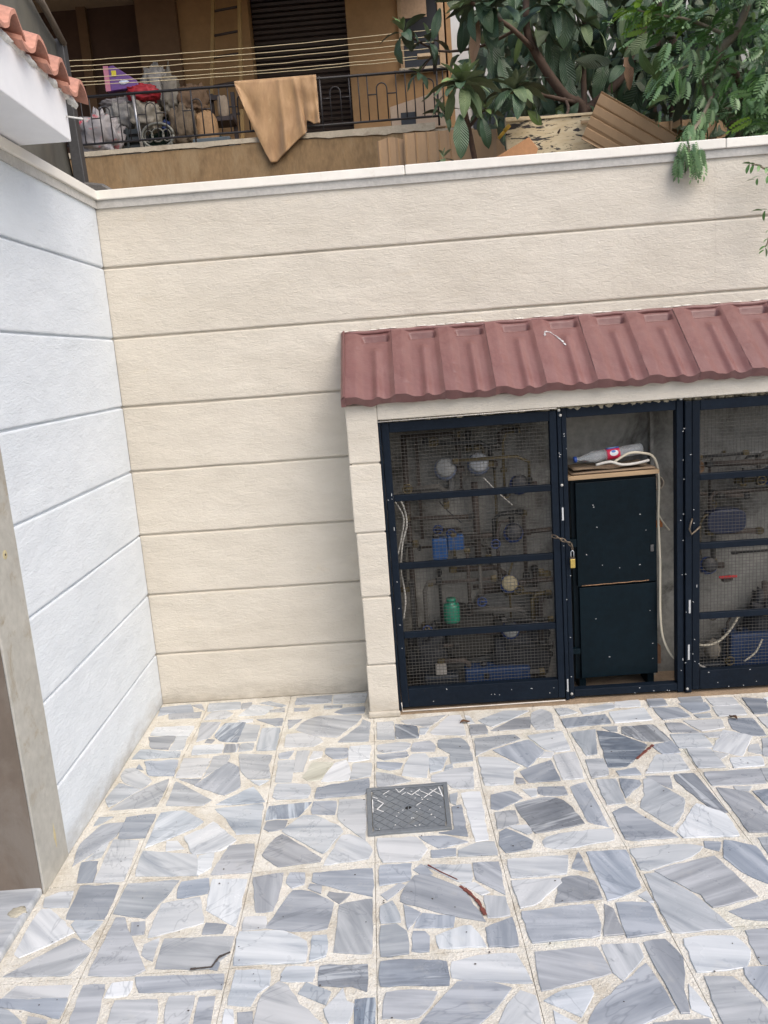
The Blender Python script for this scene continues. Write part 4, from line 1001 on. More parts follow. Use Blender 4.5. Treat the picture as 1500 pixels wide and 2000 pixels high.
# chain and padlock
M_CHAIN = mat('rusty_chain', (.16, .125, .09), .5, .3, 30, metal=.6); M_BRASS = mat('padlock_brass', (.62, .45, .13), .3, .12, 20, metal=.85); M_STEEL = mat('bright_steel', (.55, .56, .57), .25, .1, 20, metal=.9)
ch = thing('chain', 'short rusty chain hooking the left mesh gate to its post above the padlock', 'chain', W(1.92, .285, .75))
pts = [(1.868, .278, .778), (1.884, .290, .774), (1.901, .293, .765), (1.918, .292, .756), (1.934, .290, .746), (1.946, .284, .733), (1.950, .280, .716)]
for i in range(len(pts) - 1):
    a, c_ = W(*pts[i]), W(*pts[i + 1]); mid = (a + c_) / 2; d = (c_ - a).normalized(); side = d.orthogonal().normalized()
    side = Matrix.Rotation(i * R(90) + .4, 3, d) @ side; L = (c_ - a).length * .5 + .0055; b = MB()
    b.tube([mid + d * L * math.cos(x) + side * .0062 * math.sin(x) for x in [2 * math.pi * k / 16 for k in range(17)]], .0021, 6, cap=False); b.build('chain_link', M_CHAIN, ch)
pl = thing('padlock', 'brass padlock with steel shackle hanging from the rusty chain', 'padlock', W(1.949, .281, .63))
MB().wbox(1.939, 1.960, .274, .287, .632, .672).build('lock_body', M_BRASS, pl, bevel=.002)
b = MB(); b.tube([W(1.9435, .2805, .670), W(1.9435, .2805, .700)] + [W(1.9495 - .006 * math.cos(x), .2805, .700 + .008 * math.sin(x)) for x in [math.pi * k / 6 for k in range(1, 6)]] + [W(1.9555, .2805, .700), W(1.9555, .2805, .670)], .0024, 8); b.build('shackle', M_STEEL, pl)
MB().wbox(1.9385, 1.9605, .2735, .2875, .6735, .6755).build('lock_band', M_CHAIN, pl)
b = MB(); b.tube([W(2.462, .275, .81), W(2.452, .29, .80), W(2.445, .288, .77), W(2.455, .285, .745), W(2.475, .282, .76), W(2.495, .277, .775)], .004, 7)
tag(b.build('tie_wire', M_CHAIN), 'twisted dark tie wire knotted round the right gate post', 'wire')

# cabinet in the middle bay, slightly skewed, with things lying on top
cb = thing('cabinet', 'tall black-blue metal cabinet with a rusty seam across its doors', 'cabinet', W(2.15, .12, .07))
def cq(s, o, z): return W(s + (z - .55) * .012, o + .0, z)
def cbox(name, s0, s1, o0, o1, z0, z1, m, t, bevel=.002, tilt=.012):
    b = MB(); k = lambda s, o, z: W(s, o, z + (s - 2.15) * tilt)
    b.hexa([k(s0, o1, z0), k(s1, o1, z0), k(s1, o0, z0), k(s0, o0, z0), k(s0, o1, z1), k(s1, o1, z1), k(s1, o0, z1), k(s0, o0, z1)]); return b.build(name, m, t, bevel=bevel)
cbox('carcass', 1.972, 2.345, .03, .168, .075, .998, M_NAVYD, cb)
cbox('door', 1.990, 2.338, .169, .186, .518, .985, M_NAVYD, cb); cbox('door', 1.996, 2.340, .169, .184, .082, .510, M_NAVYD, cb)
b = MB(); b.tube([W(2.006 + i * .033, .1865, .5145 + .004 + i * .0007 + .0012 * math.sin(i * 3)) for i in range(10)], .0022, 5); b.build('rusty_seam', M_RUST, cb)
cbox('hinge', 1.955, 1.989, .15, .186, .70, .735, M_NAVYD, cb); cbox('hinge', 1.955, 1.994, .15, .184, .20, .225, M_NAVYD, cb); cbox('lock_case', 2.31, 2.325, .187, .192, .655, .685, mat('lock_grey', (.11, .11, .11), .4, metal=.5), cb)
cbox('foot', 1.99, 2.02, .05, .16, .017, .074, M_NAVYD, cb); cbox('foot', 2.30, 2.33, .05, .16, .017, .078, M_NAVYD, cb)
flecks(cb, 9, 2.03, 2.33, .52, .9, .1865, 21, 1.1); flecks(cb, 5, 2.03, 2.33, .1, .5, .1845, 22, 1.1)
M_WOOD = mat('raw_board', (.42, .29, .165), .75, .22, 5, .25, 60, stretch=(.3, 3, 3))
tag(cbox('wooden_board', 1.958, 2.350, .02, .196, 1.000, 1.019, M_WOOD, None, .002), 'pale raw wooden board lying on top of the black cabinet', 'board')
M_CARD = mat('brown_cardboard', (.26, .185, .12), .85, .25, 8, .3, 50)
def wavy(name, s0, s1, o0, o1, z, amp, th, seed, m, label):
    b = MB(); b.grid(lambda u, v: W(s0 + (s1 - s0) * u, o0 + (o1 - o0) * v, z + (u - .5) * .012 * .4 + amp * noise.noise(Vector((u * 3, v * 2, seed)))), 16, 5); return tag(b.build(name, m, thick=th), label, 'cardboard')
wavy('cardboard_sheet', 1.975, 2.335, .03, .19, 1.026, .006, .005, 1, M_CARD, 'lower warped brown cardboard sheet on the wooden board')
wavy('cardboard_sheet', 1.985, 2.30, .03, .18, 1.042, .010, .004, 5, mat('worn_cardboard', (.20, .145, .095), .85, .3, 8, .3, 50), 'upper curled darker cardboard sheet on the cabinet')
M_PET = bpy.data.materials.new('clear_plastic'); M_PET.use_nodes = True; q = M_PET.node_tree.nodes['Principled BSDF']
q.inputs['Base Color'].default_value = (.9, .93, .94, 1); q.inputs['Roughness'].default_value = .12; q.inputs['Transmission Weight'].default_value = .8; q.inputs['IOR'].default_value = 1.3
bt = thing('plastic_bottle', 'clear plastic bottle with red and blue label and blue cap lying on cardboard', 'bottle', W(2.15, .13, 1.052))
ax = W(1, 0, 0) - W(0, 0, 0); ax = (ax + Vector((0, 0, .10))).normalized(); p0 = W(1.998, .13, 1.078)
b = MB(); b.lathe([(.009, .012), (.009, .03), (.014, .05), (.023, .075), (.025, .085), (.0235, .095), (.025, .105), (.0235, .13), (.025, .14), (.025, .20), (.0235, .21), (.025, .22), (.0235, .235), (.025, .25), (.0235, .265), (.025, .28), (.022, .298), (.012, .303)], p0, ax, 20); b.build('bottle_body', M_PET, bt)
b = MB(); b.lathe([(.0135, 0), (.0135, .013)], p0, ax, 14); b.build('cap', mat('blue_cap', (.02, .07, .32), .4), bt)
b = MB(); b.lathe([(.0256, .143), (.0264, .145), (.0264, .197), (.0256, .199)], p0, ax, 24); lab = b.build('bottle_label', mat('red_label', (.55, .015, .06), .4, .05), bt)
up = Vector((NX, NY, .25)).normalized(); sdv = ax.cross(up).normalized()
def patch(name, a0, a1, h0, h1, m, rr=.0269, ell=False):
    b = MB(); n = 14
    if ell:
        cen = p0 + ax * (h0 + h1) / 2; vs = []
        for k in range(n):
            t = 2 * math.pi * k / n; an = (a0 + a1) / 2 + (a1 - a0) / 2 * math.sin(t); hh = (h0 + h1) / 2 + (h1 - h0) / 2 * math.cos(t); vs.append(p0 + ax * hh + (up * math.cos(an) + sdv * math.sin(an)) * rr)
        vs.append(cen + (up * math.cos((a0 + a1) / 2) + sdv * math.sin((a0 + a1) / 2)) * rr * 1.001); b.add(vs, [(k, (k + 1) % n, n) for k in range(n)])
    else: b.grid(lambda u, v: p0 + ax * (h0 + (h1 - h0) * u) + (up * math.cos(a0 + (a1 - a0) * v) + sdv * math.sin(a0 + (a1 - a0) * v)) * rr, 4, 8)
    return b.build(name, m, lab, thick=.0002)
patch('label_band', -1.5, -.75, .144, .198, mat('label_blue', (.03, .12, .42), .4)); patch('label_oval', -.45, .55, .153, .190, mat('label_white', (.8, .82, .85), .4), .0271, True); patch('label_oval', -.42, .0, .160, .180, mat('label_blue2', (.05, .16, .5), .4), .0274, True)
patch('label_oval', -1.35, -.95, .150, .190, mat('label_pale', (.3, .45, .7), .4), .0273, True)
M_CABLE = mat('cream_cable', (.52, .47, .36), .5, .1); M_CABLE2 = mat('grey_white_cable', (.55, .53, .48), .5, .1)
def wire(name, pts, r, m, label, cat='cable', k=7):
    P = [W(*p) for p in pts]; out = []
    for i in range(len(P) - 1):
        a = P[max(i - 1, 0)]; b_, c_ = P[i], P[i + 1]; d = P[min(i + 2, len(P) - 1)]
        for q_ in range(5):
            t = q_ / 5; out.append(.5 * ((2 * b_) + (c_ - a) * t + (2 * a - 5 * b_ + 4 * c_ - d) * t * t + (3 * b_ - a - 3 * c_ + d) * t ** 3))
    out.append(P[-1]); b = MB(); b.tube(out, r, k); return tag(b.build(name, m), label, cat)
wire('cable', [(2.08, .19, 1.058), (2.14, .195, 1.068), (2.19, .19, 1.052), (2.25, .185, 1.052), (2.31, .185, 1.062)], .006, M_CABLE2, 'loose pale cable end lying across the cardboard')
wire('cable', [(2.16, .188, 1.066), (2.22, .19, 1.098), (2.28, .18, 1.095), (2.335, .17, 1.07), (2.356, .17, .98), (2.352, .17, .80), (2.352, .19, .62), (2.348, .2, .50), (2.345, .21, .36), (2.36, .205, .25), (2.405, .20, .16), (2.47, .19, .13)], .0055, M_CABLE, 'long cream cable dropping down beside the black cabinet')
wire('cable', [(2.352, .15, .86), (2.365, .15, .80), (2.41, .14, .735)], .004, M_CABLE, 'short cream cable crossing behind the middle post')
b = MB(); b.lathe([(.036, 0), (.036, .012), (.030, .012), (.030, .003)], W(2.378, .052, .935), (NX, NY, .6), 18); tag(b.build('pipe_stub', mat('stub_brown', (.33, .28, .22), .8, .2)), 'open round pipe stub in the wall right of the cabinet', 'pipe')
nbox('socket_box', 2.372, 2.402, .05, .075, .735, .765, mat('rust_orange', (.33, .12, .035), .8, .3, 40), .002)
nbox('wall_brick', 2.374, 2.398, .0125, .05, .07, .16, mat('dull_brick', (.22, .12, .07), .9, .3, 30, .5, 60), .004)

# ---- water meters, pipes and oddments behind the mesh
M_BLACKP = mat('black_plastic', (.02, .02, .022), .5); M_BLUEC = mat('blue_cast', (.006, .030, .13), .45, .2, 20); M_FACE = mat('dusty_meter_face', (.17, .175, .17), .5, .35, 30)
M_PIPE = mat('old_steel_pipe', (.045, .034, .027), .7, .4, 30, .5, 90); M_PVC = mat('dusty_white_pipe', (.20, .195, .18), .7, .25, 20)
def meter(s, z, label, r=.044, face=None, o=.12, ring=None):
    t = thing('water_meter', label, 'water meter', W(s, o, z - r), 'water meters behind the mesh gates'); ax_ = (NX, NY, .35)
    b = MB(); b.lathe([(r * .8, -.05), (r, -.035), (r, -.005), (r * .9, .004)], W(s, o, z), ax_, 20); b.build('meter_body', ring or M_BLUEC, t)
    b = MB(); b.lathe([(r * .86, .004), (r * .86, .016), (r * .7, .022)], W(s, o, z + .002), ax_, 18); b.build('dial_cap', face or M_BLACKP, t)
    b = MB(); b.lathe([(.014, 0), (.018, .01), (.018, .03), (.013, .04)], W(s + r * .9, o - .02, z - .01), W(1, 0, 0) - W(0, 0, 0), 6, False); b.build('union_nut', M_PIPE, t)
meter(1.436, 1.079, 'grey-faced round meter at top left behind the mesh', .05, M_FACE, ring=mat('slate_cast', (.10, .12, .17), .5))
meter(1.584, 1.091, 'pale-lidded meter at the top centre of the left bay', .05, mat('pale_lid', (.24, .25, .26), .5, .3, 20), ring=mat('slate_cast', ()))
meter(1.760, .987, 'black-capped blue meter crossing the top rail of the left gate'); meter(1.724, .768, 'black-capped blue meter level with the chain behind the left gate')
meter(1.695, .531, 'blue meter with pale brass face in the lower left bay', .042, mat('brass_face', (.26, .22, .13), .5, .4, 60)); meter(1.69, .31, 'lowest dusty blue meter behind the left gate', .042, M_FACE)
meter(2.60, .55, 'black meter with a red valve beside it in the right bay', .04, o=.1); meter(2.86, .95, 'dark blue meter near the picture edge in the right bay', .04)
def pipe(pts, r, m, label): b = MB(); b.tube([W(*p) for p in pts], r, 10); tag(b.build('water_pipe', m), label, 'pipe')
for z, l in ((.76, 'rusty level pipe feeding the meter beside the chain'), (.525, 'rusty level pipe feeding the pale brass-faced meter'), (.30, 'rusty level pipe feeding the lowest left meter')):
    pipe([(1.53, .09, z - .008), (1.66, .09, z - .003)], .012, M_PIPE, l); 
pipe([(1.78, .09, .76), (1.90, .09, .765)], .010, M_PIPE, 'short pipe stub right of the meter beside the chain'); pipe([(1.75, .09, .527), (1.90, .09, .53)], .010, M_PIPE, 'short pipe stub right of the brass-faced meter')
pipe([(1.565, .07, .62), (1.565, .07, 1.0)], .016, M_PIPE, 'dark upright pipe between the blue canister and the upper meters')
pipe([(1.255, .07, .2), (1.26, .07, 1.22)], .013, M_PIPE, 'tall dark upright pipe close to the left stile'); pipe([(1.315, .05, .75), (1.315, .05, 1.22)], .009, M_PIPE, 'thin dark upright pipe second from the left stile')
pipe([(1.25, .065, 1.225), (1.48, .065, 1.225), (1.50, .065, 1.15)], .010, M_PIPE, 'dark elbow pipe along the top of the left bay')
pipe([(1.22, .03, .95), (1.46, .03, .96), (1.47, .03, 1.10)], .02, M_PVC, 'dusty white elbow pipe in the upper left bay')
b = MB(); b.blob(W(1.50, .07, .30), (.12, .03, .13), 9, .3, 10, 2.5); tag(b.build('cloth_bundle', mat('dark_rag', (.028, .026, .022), .9)), 'dark rags stuffed low behind the left gate', 'rags')
def can(name, s, z, w_, h, m, label, cat, o=.13, d=.05):
    t = thing(name, label, cat, W(s, o, z)); MB().wbox(s - w_ / 2, s + w_ / 2, o - d, o, z, z + h).build('canister_body', m, t, bevel=.010)
    b = MB(); b.lathe([(.014, 0), (.014, .018)], W(s - w_ * .2, o - d / 2, z + h), (0, 0, 1), 12); b.build('cap', M_BLACKP, t); return t
M_BLUEP = mat('blue_plastic', (.008, .06, .19), .4, .2, 20)
t = can('canister', 1.39, .665, .07, .10, M_BLUEP, 'blue plastic canister with a raised corner behind the left gate', 'canister'); MB().wbox(1.426, 1.50, .08, .13, .705, .775).build('canister_neck', M_BLUEP, t, bevel=.008)
can('canister', 1.62, .02, .30, .12, mat('deep_blue_tub', (.008, .03, .09), .5, .2, 10), 'dark blue tub on the floor of the left bay', 'tub', .15, .09)
can('canister', 1.36, .02, .16, .10, mat('black_box', (.012, .016, .022), .5), 'black box on the floor in the left corner of the niche', 'box', .15, .09)
b = MB(); b.lathe([(.030, 0), (.036, .004), (.037, .02), (.037, .075), (.034, .085), (.018, .092), (.018, .100), (.022, .100), (.022, .112)], W(1.425, .14, .375), (0, 0, 1), 18); tag(b.build('jar', mat('green_glassy_plastic', (.012, .16, .095), .35, .2, 20)), 'green plastic jar standing low behind the left gate', 'jar')
MB().wbox(1.335, 1.385, .11, .15, .19, .225)
b = MB(); b.wbox(1.335, 1.385, .11, .15, .125, .17); tag(b.build('box', mat('pale_small_box', (.28, .26, .23), .7), bevel=.003), 'small pale box on the black box in the left bay', 'box')
wire('hose', [(1.20, .19, .98), (1.235, .19, .95), (1.25, .19, .86), (1.225, .19, .77), (1.21, .19, .65), (1.22, .19, .52), (1.205, .19, .42)], .004, M_CABLE2, 'pale looped hose hanging against the left stile')
wire('hose', [(1.205, .2, .96), (1.222, .2, .93), (1.238, .2, .88), (1.222, .2, .80), (1.20, .2, .72)], .0035, M_CABLE2, 'second thinner hose loop against the left stile')
wire('cable', [(1.40, .1, .93), (1.44, .1, .88), (1.50, .1, .82)], .003, M_BLACKP, 'thin black wire slanting above the blue canister')
wire('cable', [(1.60, .15, 1.03), (1.66, .15, .96), (1.72, .15, .90)], .0022, M_CABLE2, 'thin pale wire slanting below the top left meters')
b = MB(); b.lathe([(.032, 0), (.034, .012), (.028, .02), (.0, .022)], W(2.545, .09, 1.0), (NX, NY, .3), 18); tag(b.build('rusty_cap', M_RUST), 'round rusty cap at the top of the right bay', 'cap')
t = thing('gas_meter', 'wide dark blue meter box with rounded ends in the right bay', 'gas meter', W(2.66, .13, .70))
b = MB(); pr = [(2.66 + .085 * math.copysign(abs(math.cos(a)) ** .6, math.cos(a)), .758 + .055 * math.copysign(abs(math.sin(a)) ** .6, math.sin(a))) for a in [2 * math.pi * k / 24 for k in range(24)]]
b.prism([W(s, .15, z) for s, z in pr], W(0, -.07, 0) - W(0, 0, 0)); b.build('meter_case', mat('ink_blue', (.008, .014, .04), .45, .2, 20), t, bevel=.006)
b = MB(); b.tube([W(2.60, .11, .81), W(2.60, .11, .86), W(2.62, .10, .88), W(3.0, .10, .885)], .010, 8); b.build('inlet_pipe', M_PIPE, t)
pipe([(2.47, .10, .885), (2.59, .10, .88)], .008, M_PIPE, 'dark level pipe from the middle post towards the blue meter box'); pipe([(2.70, .08, .20), (2.86, .08, .205), (2.86, .08, .45)], .014, M_PIPE, 'elbow pipe low in the right bay')
vl = thing('valve', 'red lever valve in the right bay', 'valve', W(2.68, .13, .47)); b = MB(); b.lathe([(.012, 0), (.016, .01), (.016, .035), (.012, .045)], W(2.65, .12, .485), W(1, 0, .1) - W(0, 0, 0), 8, False); b.build('valve_body', M_PIPE, vl)
b = MB(); b.wbox(2.63, 2.71, .135, .142, .495, .507); b.build('lever', mat('valve_red', (.40, .02, .02), .5), vl, bevel=.002)
wire('hose', [(2.462, .19, .24), (2.50, .19, .215), (2.56, .19, .205), (2.61, .19, .22), (2.66, .18, .26), (2.71, .17, .33)], .0055, M_CABLE, 'slack cream hose curving across the right bay', 'hose')
wire('cable', [(2.462, .2, .18), (2.50, .2, .13), (2.55, .2, .10)], .004, M_CABLE2, 'thin grey cable low at the left of the right bay'); wire('cable', [(2.80, .2, .22), (2.77, .2, .16), (2.72, .2, .12)], .004, M_CABLE, 'pale cable end low at the right of the right bay')
wire('cable', [(2.90, .1, 1.04), (2.80, .1, 1.05), (2.73, .1, 1.04), (2.72, .1, 1.0), (2.78, .1, .985), (2.84, .1, .99)], .006, M_PVC, 'brownish cable loop near the top of the right bay')
b = MB(); b.blob(W(2.60, .14, .165), (.035, .03, .045), 4, .35, 10); tag(b.build('rag', mat('grey_brown_rag', (.17, .15, .12), .9, .3, 30, .6, 80)), 'grey-brown rag hanging under the cream hose', 'rag')
can('canister', 2.78, .03, .20, .20, mat('deep_blue_tub', ()), 'dark blue drum at the bottom of the right bay', 'drum', .15, .1)
can('canister', 2.58, .018, .16, .08, mat('black_box', ()), 'low black box on the floor of the right bay', 'box', .15, .1)

# tangle of old supply pipes, elbows and taps crowding both meshed bays
def tangle(label, s0, s1, z0, z1, n, seed):
    t = thing('pipework', label, 'pipework', W((s0 + s1) / 2, .06, z0)); rnd = random.Random(seed)
    mats = [M_PIPE, M_PIPE, mat('black_rubber', (.015, .015, .014), .6), mat('dull_brass', (.10, .078, .038), .5, .4, 40, metal=.4), mat('lagged_pipe', (.08, .074, .064), .8, .4, 25, .6, 80)]
    for i in range(n):
        o = rnd.uniform(.03, .15); s, z = rnd.uniform(s0 + .04, s1 - .04), z0 + (z1 - z0) * rnd.random() ** 1.25; r = rnd.choice((.006, .008, .010, .013)); m = rnd.choice(mats); b = MB()
        L = rnd.uniform(.10, .34)
        if rnd.random() < .45: p = [(s, o, z), (s, o, min(z + L, z1))]; q = p[1]
        else: p = [(s, o, z), (min(s + L, s1 - .03), o, z + rnd.uniform(-.01, .01))]; q = p[1]
        if rnd.random() < .55:
            e = (q[0] + rnd.uniform(-.02, .02), q[1] - .01, max(z0, q[2] - rnd.uniform(.05, .12))) if abs(p[0][2] - p[1][2]) < .05 else (min(s1 - .03, q[0] + rnd.uniform(.05, .12)), q[1], q[2])
            k = .8; mid = tuple(q[a] * k + p[0][a] * (1 - k) for a in range(3)); p = [p[0], mid, tuple(q[a] * .6 + e[a] * .25 + mid[a] * .15 for a in range(3)), e]
        b.tube([W(*x) for x in p], r, 8); b.build('pipe', m, t)
        for end in (p[0], p[-1]):
            b = MB(); b.lathe([(r * 1.1, -.014), (r * 1.6, -.010), (r * 1.6, .010), (r * 1.1, .014)], W(*end), (0, 0, 1) if rnd.random() < .5 else (1, 0, 0), 6, False); b.build('fitting', rnd.choice(mats[2:4]), t)
        if i % 4 == 0:
            b = MB(); c0 = W(p[0][0], o + .03, p[0][2] + .01); b.tube([c0 + Vector((math.cos(a) * .02, 0, math.sin(a) * .02)) for a in [2 * math.pi * k / 12 for k in range(13)]], .0035, 6, cap=False); b.tube([c0 - Vector((.02, 0, 0)), c0 + Vector((.02, 0, 0))], .003, 5); b.tube([c0, W(p[0][0], o, p[0][2] + .01)], .004, 6); b.build('tap_wheel', rnd.choice([M_BLUEC, M_PIPE, mats[3]]), t)
tangle('tangle of old pipes, elbows and tap wheels filling the left meshed bay', 1.18, 1.90, .10, 1.22, 46, 5)
tangle('tangle of old pipes and fittings filling the right meshed bay', 2.48, 3.30, .10, 1.05, 34, 9)
for s, z, a, label in ((1.30, .12, (.09, .05, .14), 'black mass deepening the shade in the left corner of the left bay'), (1.75, .10, (.12, .05, .16), 'black mass deepening the shade under the lowest left meter'), (2.95, .14, (.16, .05, .18), 'black mass deepening the shade beside the blue drum')):
    b = MB(); b.blob(W(s, .07, z + .06), a, int(s * 10), .5, 14, 2.3, 4.); tag(b.build('shade_mass', mat('shade_mass_black', (.012, .013, .016), .6, .4, 20, .8, 40)), label, 'shade mass')  # black blobs added to deepen the shade low in the bays

# ================================================================== BEYOND THE WALL: raised ground, balcony, neighbours
sheet('raised_ground', [W(-6, -.26, 2.2), W(12, -.26, 2.2), W(12, -9, 2.2), W(-6, -9, 2.2)], M_SOIL)
M_PARA = mat('stained_brown_render', (.27, .175, .085), .85, .35, 4.5, .7, 30, dirt=(2.4, .50, .62), dirtcol=(.34, .24, .13), stretch=(1.6, 1.6, .6))
M_PCAP = mat('bare_cement_edge', (.47, .41, .31), .9, .22, 9, .5, 60, dirt=(6, .55, .7), dirtcol=(.30, .24, .17))
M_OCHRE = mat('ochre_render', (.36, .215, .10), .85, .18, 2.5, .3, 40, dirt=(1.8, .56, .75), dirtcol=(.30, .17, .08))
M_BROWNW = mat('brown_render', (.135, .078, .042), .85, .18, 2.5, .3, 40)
M_SHADE_SLAB = mat('shade_slab_render', (.35, .27, .19), .9, .1)
hs = thing('neighbour_house', 'ochre house front with balcony and dark roller shutter above the wall', 'house', W(.5, -3.9, 2.2))
def hb(name, s0, s1, o0, o1, z0, z1, m, bevel=0., parent=None, **k): return MB().wbox(s0, s1, o0, o1, z0, z1).build(name, m, parent or hs, bevel=bevel, **k)
hb('house_wall', -.40, .195, -4.1, -3.8, 2.2, 5.2, M_OCHRE); hb('house_wall', 1.02, 1.84, -4.1, -3.8, 2.2, 5.2, M_OCHRE)
hb('wall_over_door', .195, 1.02, -4.1, -3.8, 5.0, 5.2, M_OCHRE)
hb('wall_pier', -.74, -.40, -4.1, -3.72, 2.2, 5.2, M_BROWNW); hb('house_wall', -2.6, -.74, -4.3, -3.95, 2.2, 5.2, mat('shaded_brown_render', (.07, .038, .026), .85, .2, 2.5, .3, 40))  # far left wall coloured darker to stand for the balcony's shade
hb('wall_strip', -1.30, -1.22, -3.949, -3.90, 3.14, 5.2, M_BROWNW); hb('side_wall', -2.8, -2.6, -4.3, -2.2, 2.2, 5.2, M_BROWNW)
hb('shade_slab', -2.8, 1.86, -4.1, -2.15, 4.72, 4.9, M_SHADE_SLAB)  # unseen slab added above the view to darken the balcony
hb('balcony_slab', -2.6, 1.84, -3.8, -2.472, 3.02, 3.138, M_PCAP)
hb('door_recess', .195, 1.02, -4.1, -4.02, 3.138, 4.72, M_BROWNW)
sh = hb('roller_shutter', .20, 1.015, -4.0, -3.985, 3.14, 4.72, mat('shutter_back', (.02, .014, .012), .6))
M_SLAT = mat('dark_shutter_slat', (.040, .027, .024), .45, .25, 10)
for i in range(36):
    z = 3.145 + i * .0435; MB().hexa([W(.20, -3.972, z), W(1.015, -3.972, z), W(1.015, -3.984, z), W(.20, -3.984, z), W(.20, -3.962, z + .02), W(1.015, -3.962, z + .02), W(1.015, -3.984, z + .041), W(.20, -3.984, z + .041)]).build('slat', M_SLAT, sh)
wn = hb('window_opening', 1.49, 1.79, -3.799, -3.79, 3.98, 4.75, mat('dark_window', (.012, .012, .014), .3), 0)
hb('window_frame', 1.455, 1.49, -3.799, -3.77, 3.96, 4.75, mat('tan_frame', (.42, .28, .16), .6), .003, wn); hb('window_frame', 1.79, 1.84, -3.799, -3.77, 3.96, 4.75, mat('tan_frame', ()), .003, wn)
hb('window_sill', 1.44, 1.85, -3.799, -3.73, 3.93, 3.96, M_PCAP, .003, wn)
hb('paper_sheet', 1.47, 1.70, -3.789, -3.784, 4.36, 4.75, mat('tan_paper', (.50, .34, .22), .8), 0, wn)
hb('parapet', -1.35, 1.60, -2.46, -2.345, 2.2, 3.11, M_PARA)
b = MB(); n = 60                                                       # ragged bare cement along the top
tops = [W(-1.35 + 2.98 * i / n, -2.337, 3.148) for i in range(n + 1)]; lows = [W(-1.35 + 2.98 * i / n, -2.337, 3.118 - .012 * abs(noise.noise(Vector((i * .35, 1, 0)))) * 2 - (.012 if i > 44 else 0)) for i in range(n + 1)]
back = [W(-1.35 + 2.98 * i / n, -2.47, 3.148) for i in range(n + 1)]; lb = [q_ + Vector((-NX * .012, -NY * .012, 0)) for q_ in lows]
vs = back + tops + lows + lb; n1 = n + 1; b.add(vs, [(k * n1 + i, (k + 1) * n1 + i, (k + 1) * n1 + i + 1, k * n1 + i + 1) for k in range(3) for i in range(n)]); b.build('parapet_cap', M_PCAP, hs)
rnd = random.Random(11)

rl = thing('balcony_railing', 'black iron balcony railing with small arches along the brown parapet', 'railing', W(.4, -2.36, 3.15))
M_IRON = mat('black_iron', (.022, .020, .022), .55, .3, 30)
def rod(pts, r, parent, name='bar', m=None, k=6): b = MB(); b.tube([W(*q_) for q_ in pts], r, k); return b.build(name, m or M_IRON, parent)
rod([(-1.4, -2.36, 3.512), (1.75, -2.36, 3.490)], .0095, rl, 'top_rail'); rod([(-1.4, -2.36, 3.202), (1.75, -2.36, 3.192)], .0075, rl, 'bottom_rail')
for k in range(-4, 6):
    a = -.02 + .324 * k; w2 = .036
    rod([(a - w2, -2.36, 3.20), (a - w2, -2.36, 3.40)] + [(a - w2 * math.cos(x), -2.36, 3.40 + w2 * math.sin(x)) for x in [math.pi * q_ / 8 for q_ in range(1, 8)]] + [(a + w2, -2.36, 3.40), (a + w2, -2.36, 3.20)], .0045, rl, 'arch')
    for d in (.101, .165, .226):
        if a + d < 1.72: rod([(a + d, -2.36, 3.197), (a + d, -2.36, 3.505)], .0042, rl, 'baluster')
    if a < 1.6: rod([(a + w2, -2.36, 3.365), (a + .101, -2.36, 3.365)], .0042, rl, 'link'); rod([(a - w2, -2.36, 3.365), (a - .098, -2.36, 3.365)], .0042, rl, 'link')
for s in (-.9, -.05, .85, 1.66): rod([(s, -2.36, 3.13), (s, -2.36, 3.51)], .007, rl, 'post')

# towel over the rail
M_TOWEL = bpy.data.materials.new('tan_plush'); M_TOWEL.use_nodes = True; n_ = N(M_TOWEL)
v = n_.coord((1, 1, .35)); c = n_.ramp(n_.noise(v, 16, 5, .6, .6), [(.3, (.30, .165, .068)), (.6, (.42, .25, .11)), (.75, (.58, .39, .21))]); n_.l(c, n_.b.inputs['Base Color'])
n_.b.inputs['Roughness'].default_value = .6; n_.b.inputs['Sheen Weight'].default_value = .5; n_.l(n_.bump(n_.noise(v, 60, 4, .6), .4, .004), n_.b.inputs['Normal'])
bot = [(0, .272, 3.47), (.08, .33, 3.30), (.17, .385, 3.17), (.28, .435, 3.03), (.36, .468, 2.968), (.44, .51, 2.972), (.6, .615, 3.06), (.74, .722, 3.135), (.80, .742, 3.155), (.815, .742, 3.225), (.9, .79, 3.20), (1, .832, 3.197)]
def bt_(t):
    for (a, s0, z0), (b_, s1, z1) in zip(bot[:-1], bot[1:]):
        if t <= b_: k = (t - a) / (b_ - a); return s0 + (s1 - s0) * k, z0 + (z1 - z0) * k
    return bot[-1][1:]
def tow(u, v):
    s0 = .263 + .568 * u; z0 = 3.5245 - .004 * u; fold = math.exp(-((u - .545) / .03) ** 2) * 1.3 + math.exp(-((u - .73) / .025) ** 2) * 1.6 + math.exp(-((u - .97) / .03) ** 2) * 1.2 - .9 * math.exp(-((u - .80) / .035) ** 2) + .4 * math.sin(u * 23 + 1)
    if v < .22:                                                        # over the rail from behind
        a = math.pi * v / .22 ; back_ = max(0, (.06 - v) / .06)
        return W(s0, -2.36 - .013 * math.cos(a) - .004 * back_, 3.511 - .003 * u + .0135 * math.sin(a) - .16 * back_)
    t = (v - .22) / .78; s1, z1 = bt_(u); e = t ** .9
    return W(s0 + (s1 - s0) * t + .006 * fold * t, -2.332 + .014 * fold * (.35 + .65 * t) + .018 * t + .012 * noise.noise(Vector((u * 5, t * 3, 2))) + .005 * math.sin(u * 40 + t * 6) * t, z0 - .014 + (z1 - z0 + .014) * e)
b = MB(); b.grid(tow, 90, 50); tag(b.build('towel', M_TOWEL, thick=.005), 'shiny tan towel hanging to a point over the black balcony railing', 'towel')

